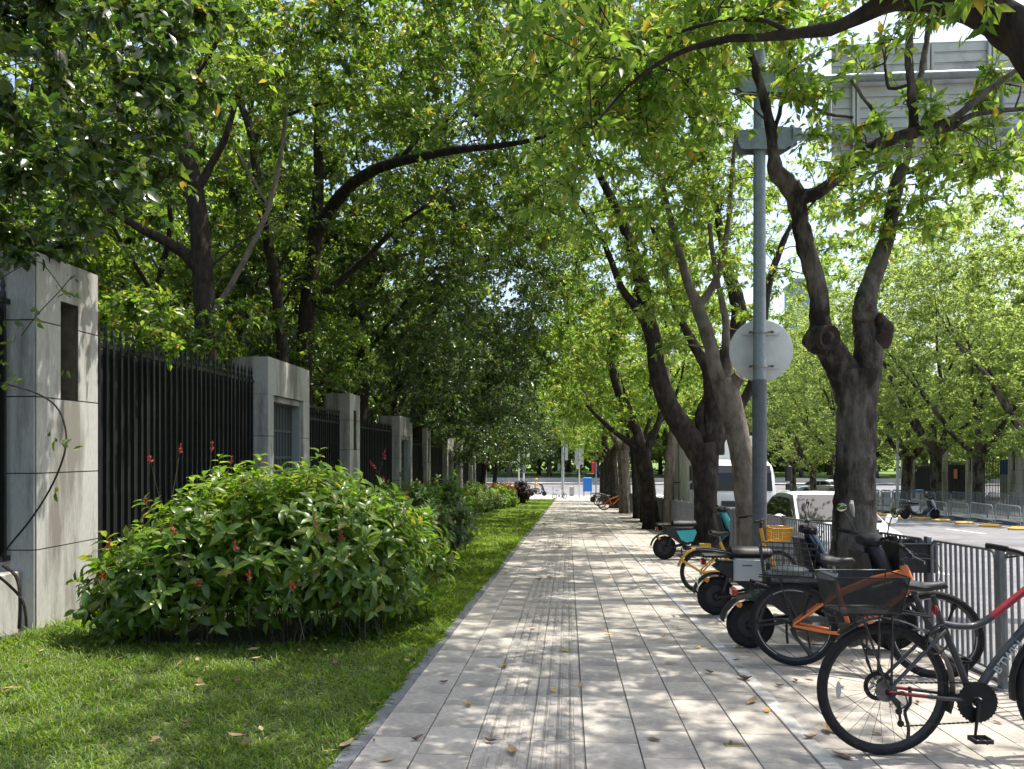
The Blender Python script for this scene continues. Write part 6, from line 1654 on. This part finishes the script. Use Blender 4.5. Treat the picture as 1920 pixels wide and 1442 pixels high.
for s in (-1,1):
    MB().box(-1.0,-.28,s*.975-.006,s*.975+.006,1.42,2.0).obj('side_window', M['glass_dark'], tr)
    MB().cbox(-.0,.05,s*.70-.17,s*.70+.17,.75,.95,.02).obj('headlight', M['carlight'], tr)
    MB().tube([(-.15,s*.96,2.15),(.12,s*1.22,2.18),(.14,s*1.26,2.1)],.018,8).obj('mirror_arm', M['cartrim'], tr, True)
    MB().cbox(.06,.14,s*1.26-.09,s*1.26+.09,1.68,2.1,.03).obj('mirror', M['cartrim'], tr)
    MB().cbox(.06,.14,s*1.26-.08,s*1.26+.08,1.44,1.62,.03).obj('mirror', M['cartrim'], tr)
    for x in (-.55,-4.0):
        w = MB().lathe([(.2,s*.70),(.38,s*.70),(.40,s*.74),(.40,s*.88),(.38,s*.93),(.22,s*.93)],24,(x,0,.40),'y').obj('wheel', M['rubber'], tr, True)
        MB().lathe([(.0,s*.90),(.1,s*.91),(.22,s*.93)],18,(x,0,.40),'y').obj('hubcap', M['alloy'], w, True)
MB().cbox(-.02,.06,-.95,.95,.42,.62,.02).obj('bumper', M['truckwhite'], tr)
MB().box(.035,.045,-.5,.5,.98,1.14).obj('grille', M['cartrim'], tr)
MB().box(-5.1,-1.5,-.35,.35,.5,.72).obj('chassis', M['cartrim'], tr)
bx = MB().box(-5.15,-1.56,-1.06,1.06,.95,2.98).obj('cargo_box', M['truckwhite'], tr)
MB().box(-5.17,-1.54,-1.075,1.075,2.94,3.0).obj('roof_rail', M['truckwhite'], bx); MB().box(-5.17,-1.54,-1.075,1.075,.92,1.0).obj('floor_rail', M['truckwhite'], bx)
for s in (-1,1):
    for x in (-5.1,-4.5,-3.9,-3.3,-2.7,-2.1,-1.62): MB().box(x-.025,x+.025,s*1.06-.012 if s > 0 else -1.085,s*1.085 if s > 0 else -1.048,1.0,2.94).obj('box_rib', M['truckwhite'], bx)
    for x in (-4.75,-4.3,-3.75):
        lb = MB().tube([(x,s*1.10,1.02),(x,s*1.10,2.92)],.018,8).obj('locking_bar', M['greymetal'], bx, True)
        MB().box(x-.03,x+.2,s*1.10-.02,s*1.10+.02,1.62,1.66).obj('lock_handle', M['iron'], lb)
MB().box(-1.5,-1.2,-1.02,-.98,1.5,1.72).obj('fuel_door', M['cartrim'], tr)

# ------------------------------------------------------------------ far side of the road
M['barrier'] = mat('barrier_steel', (.42,.43,.43), (.36,.37,.37), 12, .45, .4)
M['blueplastic'] = mat('blue_plastic', (.09,.28,.55), (.12,.32,.58), 4, .5)
M['paleblue'] = mat('pale_blue_plastic', (.50,.62,.72), (.46,.58,.68), 4, .5)
M['bumpyellow'] = mat('kerb_block_yellow', (.62,.36,.05), (.52,.30,.05), 8, .7, c3=(.06,.05,.04), s3=5, t3=.62)
bb = MB().tube([(0,.05,.06),(0,.05,.68),(0,.09,.75),(0,.16,.78),(0,1.74,.78),(0,1.81,.75),(0,1.85,.68),(0,1.85,.06)],.021,8)
bfm = bb.tube([(0,.05,.16),(0,1.85,.16)],.014,6).mesh('barrier_frame', M['barrier'], True)
b = MB()
for k in range(15): b.tube([(0,.15+k*.115,.16),(0,.15+k*.115,.77)],.007,5,False)
bbm = b.mesh('bars', M['barrier'])
ffm = MB().box(-.25,.25,.03,.07,0,.03).box(-.25,.25,1.83,1.87,0,.03).mesh('feet', M['barrier'])
blm = MB().lathe([(.40,0),(.39,.07),(.30,.11),(0,.12)],20,(0,0,0),'z').mesh('kerb_block', M['bumpyellow'], True)
for k in range(17):
    y = 24+2.0*k; x = 16.9+.03*(y-27)
    t = thing('crowd_barrier', 'low steel crowd barrier in the row across the road', 'barrier', (x, y, gz(y)-.15), -.03, 'crowd barriers across the road')
    link('barrier_frame', bfm, t); tag(link('bars', bbm, t), kind='stuff'); tag(link('feet', ffm, t), kind='stuff')
    if y < 48:
        o = link('kerb_block', blm, None, (x-.95, y+.3, gz(y+.3)-.152)); o.scale = (1.0,.55,1); tag(o, 'yellow rounded kerb block on the road before the barriers', 'kerb block', 'yellow kerb blocks across the road')
# tall pedestrian railing on the opposite pavement
for k in range(20):
    y = 24+1.6*k
    t = thing('pavement_railing', 'grey upright railing panel on the opposite pavement', 'railing', (18.5, y, gz(y)), 0, 'railing panels on the opposite pavement')
    link('post', pm, t); q = link('panel_frame', fmh, t); q.scale = (1,1.45,1.1); q = tag(link('bars', brs, t), kind='stuff'); q.scale = (1,1.45,1.1)
# blue and white plastic barriers
b = MB(); b.cbox(-.04,.04,-.5,.5,.1,.95,.03); pbm = b.mesh('panel', M['paleblue'])
ptm = MB().tube([(0,-.5,.55),(0,-.5,1.0),(0,-.42,1.08),(0,.42,1.08),(0,.5,1.0),(0,.5,.55)],.05,10).mesh('top_tube', M['blueplastic'], True)
pfm = MB().cbox(-.2,.2,-.5,.5,0,.12,.02).mesh('foot', M['blueplastic'])
for k,px in enumerate((1648,1662,1676,1690,1702)):
    X = 21.0+.25*k; y = 52.5
    t = thing('plastic_barrier', 'blue and white plastic barrier by the opposite pavement', 'barrier', (X-.6+.62*k*.75, y, gz(y)), math.pi/2+.05, 'blue plastic barriers')
    link('panel', pbm, t); link('top_tube', ptm, t); link('foot', pfm, t); t.scale = (.6,.55,1)
# opposite compound fence: pillars and dark bays like the near ones
M['notice'] = mat('orange_notice', (.55,.16,.09), rough=.7)
M['bluesign'] = mat('blue_board', (.03,.12,.45), rough=.5)
FO = 'opposite compound fence'
first_pillar = bpy.data.objects['stone_pillar']; first_panel = bpy.data.objects['fence_panel.001']
plab = ['stone pillar across the road at the picture edge','stone pillar across the road beside the broad opposite tree','stone pillar across the road near the blue barriers','farthest stone pillar across the road']
for i,y in enumerate((44.2,48.8,53.2,58.0)):
    o = copy_tree(first_pillar); o.location = (24.6, y+.5, gz(y)); o.rotation_euler = (0,0,math.pi); o['label'] = plab[i]; o['group'] = FO
nlab = ['black railing bay across the road at the picture edge','black railing bay across the road with an orange notice','black railing bay across the road behind the opposite trees','farthest black railing bay across the road']
for i,(ya,yb) in enumerate(((38.5,43.2),(44.8,47.7),(49.4,52.1),(53.8,56.9))):
    t = thing('fence_panel', nlab[i], 'fence', (24.9, ya, gz(yb)), 0, FO); L_ = yb-ya
    MB().cbox(-.13,.13,0,L_,-.3,.5,.01).obj('plinth', M['granite'], t)
    MB().box(-.03,.03,0,L_,2.85,2.92).obj('rail', M['black'], t)
    if i != 1: MB().box(.06,.07,0,L_,.6,2.8).obj('backing_sheet', M['blacksheet'], t)
    n = int(L_/.16)
    bm = MB().box(-.015,.015,-.015,.015,.5,3.05).mesh('bar', M['black'])
    for k in range(n): link('bar', bm, t, (0,L_*(k+.5)/n,0))
    if i in (0,2): MB().box(-.06,-.05,L_*.5,L_*.5+.45,1.9,2.5).obj('notice', M['notice'], t)
bs_ = thing('blue_board', 'blue and white board behind the bars across the road', 'board', (26.2,46.3,gz(46)))
MB().box(-.05,.05,-2,2,.6,2.0).obj('lower_board', M['whitepl'], bs_); MB().box(-.05,.05,-2,2,2.0,2.9).obj('upper_board', M['bluesign'], bs_)
for z in (.3,): MB().box(-.04,.04,-1.9,-1.8,0,.6).obj('leg', M['greymetal'], bs_); MB().box(-.04,.04,1.8,1.9,0,.6).obj('leg', M['greymetal'], bs_)
sg = thing('street_sign', 'small white sign on a pole beside the blue barriers', 'sign', (22.6,53.5,gz(53.5)))
MB().tube([(0,0,0),(0,0,2.4)],.035,8).obj('pole', M['greymetal'], sg, True); MB().box(-.3,.3,-.03,-.005,2.0,2.4).obj('plate', M['whitepl'], sg)
lm_ = thing('lamp_post', 'pale grey lamp post across the road behind the knobbed tree', 'lamp post', (20.2,48.5,gz(48.5)))
MB().tube([(0,0,0),(0,0,4),(0,0,8)],[.09,.07,.05],10).obj('pole', M['whitepl'], lm_, True); MB().tube([(0,0,8),(-.6,0,8.3),(-1.6,0,8.4)],.035,8).obj('arm', M['whitepl'], lm_, True); MB().cbox(-2.1,-1.5,-.12,.12,8.33,8.42,.02).obj('lamp_head', M['whitepl'], lm_)

# ------------------------------------------------------------------ the crossing
CG = gz(90)
def pole(name, label, cat, x, y, h, r, m='galv', extra=None):
    t = thing(name, label, cat, (x,y,gz(y)))
    MB().tube([(0,0,0),(0,0,h)],[r,r*.8],10).obj('pole', M[m], t, True)
    return t
M['poleblue'] = mat('pale_pole', (.42,.46,.47), rough=.5, metal=.2)
t = pole('signal_mast', 'grey signal mast standing on the crossing corner at the end of the path', 'signal', -.50, 73.6, 8.2, .14, 'poleblue')
MB().tube([(0,0,7.2),(-1.2,0,7.35),(-2.6,0,7.4)],.07,8).obj('arm', M['poleblue'], t, True)
h = MB().cbox(-2.5,-1.3,-.15,.1,6.85,7.25,.03).obj('signal_head', M['cartrim'], t)
for k in range(3): MB().lathe([(.13,-.0),(.15,-.12),(.13,-.1)],14,(-2.3+k*.4,-.15,7.05),'y').obj('visor', M['cartrim'], h, True)
MB().box(.2,.5,.05,.09,3.6,5.2).obj('sign_back', M['signback'], t)
MB().box(-.5,-.25,.0,.05,2.6,3.3).obj('control_box', M['galv'], t)
t = pole('direction_sign', 'white pole with the pale back of a rectangular sign at the path end', 'sign', 1.06, 72.2, 5.3, .07, 'whitepl')
MB().box(-.42,.42,.08,.11,3.2,4.75).obj('sign_back', M['signback'], t); MB().box(-.28,-.05,-.1,.08,2.8,3.2).obj('box', M['whitepl'], t)
t = pole('camera_pole', 'tall white camera pole by the purple shrub', 'pole', -4.35, 75, 6.2, .085, 'whitepl')
MB().tube([(0,0,4.6),(.6,0,4.6)],.03,6).obj('bracket', M['whitepl'], t); MB().cbox(.45,.95,-.1,.1,4.5,4.75,.03).obj('camera', M['whitepl'], t); MB().ball((.45,0,4.1),.16,10,8).obj('dome_camera', M['whitepl'], t, True)
MB().cbox(-.1,.2,-.16,-.08,2.3,3.1,.02).obj('cabinet', M['galv'], t)
t = pole('camera_pole', 'shorter white pole next to the tall camera pole', 'pole', -4.85, 75.3, 5.2, .07, 'whitepl')
MB().tube([(-.6,0,3.4),(.5,0,3.4)],.04,6).obj('bracket', M['whitepl'], t)
t = pole('pedestrian_signal', 'pedestrian signal with a red housing beside the street trees', 'signal', 2.75, 75.5, 3.4, .07, 'galv')
MB().cbox(-.42,-.14,-.12,.12,2.35,3.4,.04).obj('signal_housing', mat('red_housing',(.5,.03,.03),rough=.5), t)
t = thing('utility_box', 'bright blue box on thin legs at the crossing corner', 'box', (1.95,76.8,CG)); MB().cbox(-.45,.45,-.3,.3,.45,1.85,.05).obj('body', mat('bright_blue',(.02,.19,.62),rough=.5), t)
for sx in (-.35,.35): MB().box(sx-.03,sx+.03,-.2,.2,0,.45).obj('leg', M['greymetal'], t)
for i,x in enumerate((-1.5,.6,1.6,2.3,-2.6)):
    o = MB().lathe([(.055,0),(.055,.95),(.045,1.0),(0,1.02)],10,(0,0,0),'z').obj('bollard', M['poleblue'], None, True, (x,77.6,CG)); tag(o, 'thin pale bollard along the crossing edge', 'bollard', 'bollards at the crossing')
o = MB().cbox(-.2,.2,-.2,.2,0,.95,.04).obj('stone_post', M['concrete'], None, False, (.35,76.5,CG)); tag(o, 'short yellowish stone post between the two crossing poles', 'post')
# opposite kerb details in the park: low hedge and a path post
M['hedge_far'] = M['leaf_mid']
# rider on an electric scooter
rd = moped('electric_scooter', 'electric scooter ridden past the end of the lawn', (-3.6,76.2,CG), .12, low=True, Rr=.23, wb=1.25, plate=False)
pn = thing('person', 'rider in a yellow top and yellow helmet sitting on the scooter', 'person', (-3.6,76.2,CG), .12)
def skin_body(verts, edges, radii, m, parent, name, lvl=2):
    me = bpy.data.meshes.new(name); me.from_pydata(verts, edges, []); o = link(name, me, parent)
    bpy.context.view_layer.objects.active = o
    md = o.modifiers.new('skin','SKIN'); ms = o.modifiers.new('sub','SUBSURF'); ms.levels = lvl; ms.render_levels = lvl
    for i,r in enumerate(radii): me.skin_vertices[0].data[i].radius = (r,r)
    me.skin_vertices[0].data[0].use_root = True
    bpy.context.view_layer.update()
    nm = bpy.data.meshes.new_from_object(o.evaluated_get(bpy.context.evaluated_depsgraph_get())); o.modifiers.clear(); o.data = nm; nm.name = name
    nm.materials.clear(); nm.materials.append(m); nm.polygons.foreach_set('use_smooth',[True]*len(nm.polygons)); return o
M['skin'] = mat('skin', (.42,.26,.18), rough=.6); M['yshirt'] = mat('yellow_top', (.68,.42,.05), (.60,.36,.05), 10, .8); M['trousers'] = mat('purple_grey_trousers', (.10,.08,.12), (.13,.10,.15), 10, .9)
Vb = [(.34,0,.80),(.34,0,1.0),(.38,0,1.22),(.40,0,1.34),(.42,0,1.44),(.45,0,1.56),(.46,0,1.64),
      (.39,-.19,1.28),(.52,-.23,1.06),(.80,-.27,1.02),(.90,-.30,1.01),(.39,.19,1.28),(.52,.23,1.06),(.80,.27,1.02),(.90,.30,1.01),
      (.36,-.10,.76),(.72,-.13,.68),(.70,-.12,.34),(.80,-.12,.30),(.36,.10,.76),(.72,.13,.68),(.70,.12,.34),(.80,.12,.30)]
Eb = [(0,1),(1,2),(2,3),(3,4),(4,5),(5,6),(2,7),(7,8),(8,9),(9,10),(2,11),(11,12),(12,13),(13,14),(0,15),(15,16),(16,17),(17,18),(0,19),(19,20),(20,21),(21,22)]
Rb = [.13,.13,.13,.08,.055,.09,.085,.07,.05,.04,.04,.07,.05,.04,.04,.10,.075,.05,.045,.10,.075,.05,.045]
body = skin_body(Vb, Eb, Rb, M['yshirt'], pn, 'body')
body.data.materials.append(M['trousers']); body.data.materials.append(M['skin'])
for pg in body.data.polygons:
    c = pg.center
    if c.z < .84 : pg.material_index = 1
    if c.z > 1.42 or (c.x > .62 and c.z > .9): pg.material_index = 2
MB().lathe([(.135,1.60),(.135,1.66),(.115,1.73),(.06,1.78),(0,1.79)],16,(.45,0,0),'z').obj('helmet', M['yellow'], pn, True)
MB().cbox(.76,1.06,-.2,.2,.95,1.25,.06).obj('front_bag', M['matt_black'], rd)

# ------------------------------------------------------------------ far buildings
M['facade'] = mat('pale_facade', (.58,.60,.62), (.52,.54,.56), .3, .8); M['facade2'] = mat('grey_facade', (.36,.40,.44), (.32,.36,.40), .3, .7); M['winglass'] = mat('window_glass', (.06,.09,.12), rough=.15, spec=.8)
def block(name, label, x0, x1, y, dep, h, cols, rows, m):
    t = thing(name, label, 'building', (x0,y,CG))
    MB().box(0,x1-x0,0,dep,0,h).obj('wall', M[m], t); MB().box(-.4,x1-x0+.4,-.4,dep+.4,h,h+1.0).obj('roof', M['facade2'], t)
    wm = MB().box(-.8,.8,-.06,.10,0,1.7).mesh('window', M['winglass']); sm = MB().box(-.9,.9,-.18,.0,-.12,0).mesh('sill', M[m])
    for r in range(rows):
        for c in range(cols):
            w = link('window', wm, t, ((x1-x0)*(c+.5)/cols, -.03, 3+r*(h-4)/rows)); link('sill', sm, w)
block('apartment_block', 'white block with rows of windows glimpsed behind the pale leaning tree', 34, 60, 165, 14, 26, 7, 7, 'facade')
block('office_tower', 'grey tower roof glimpsed through the leaves beside the sign pole', 60, 69, 205, 12, 49, 3, 12, 'facade2')
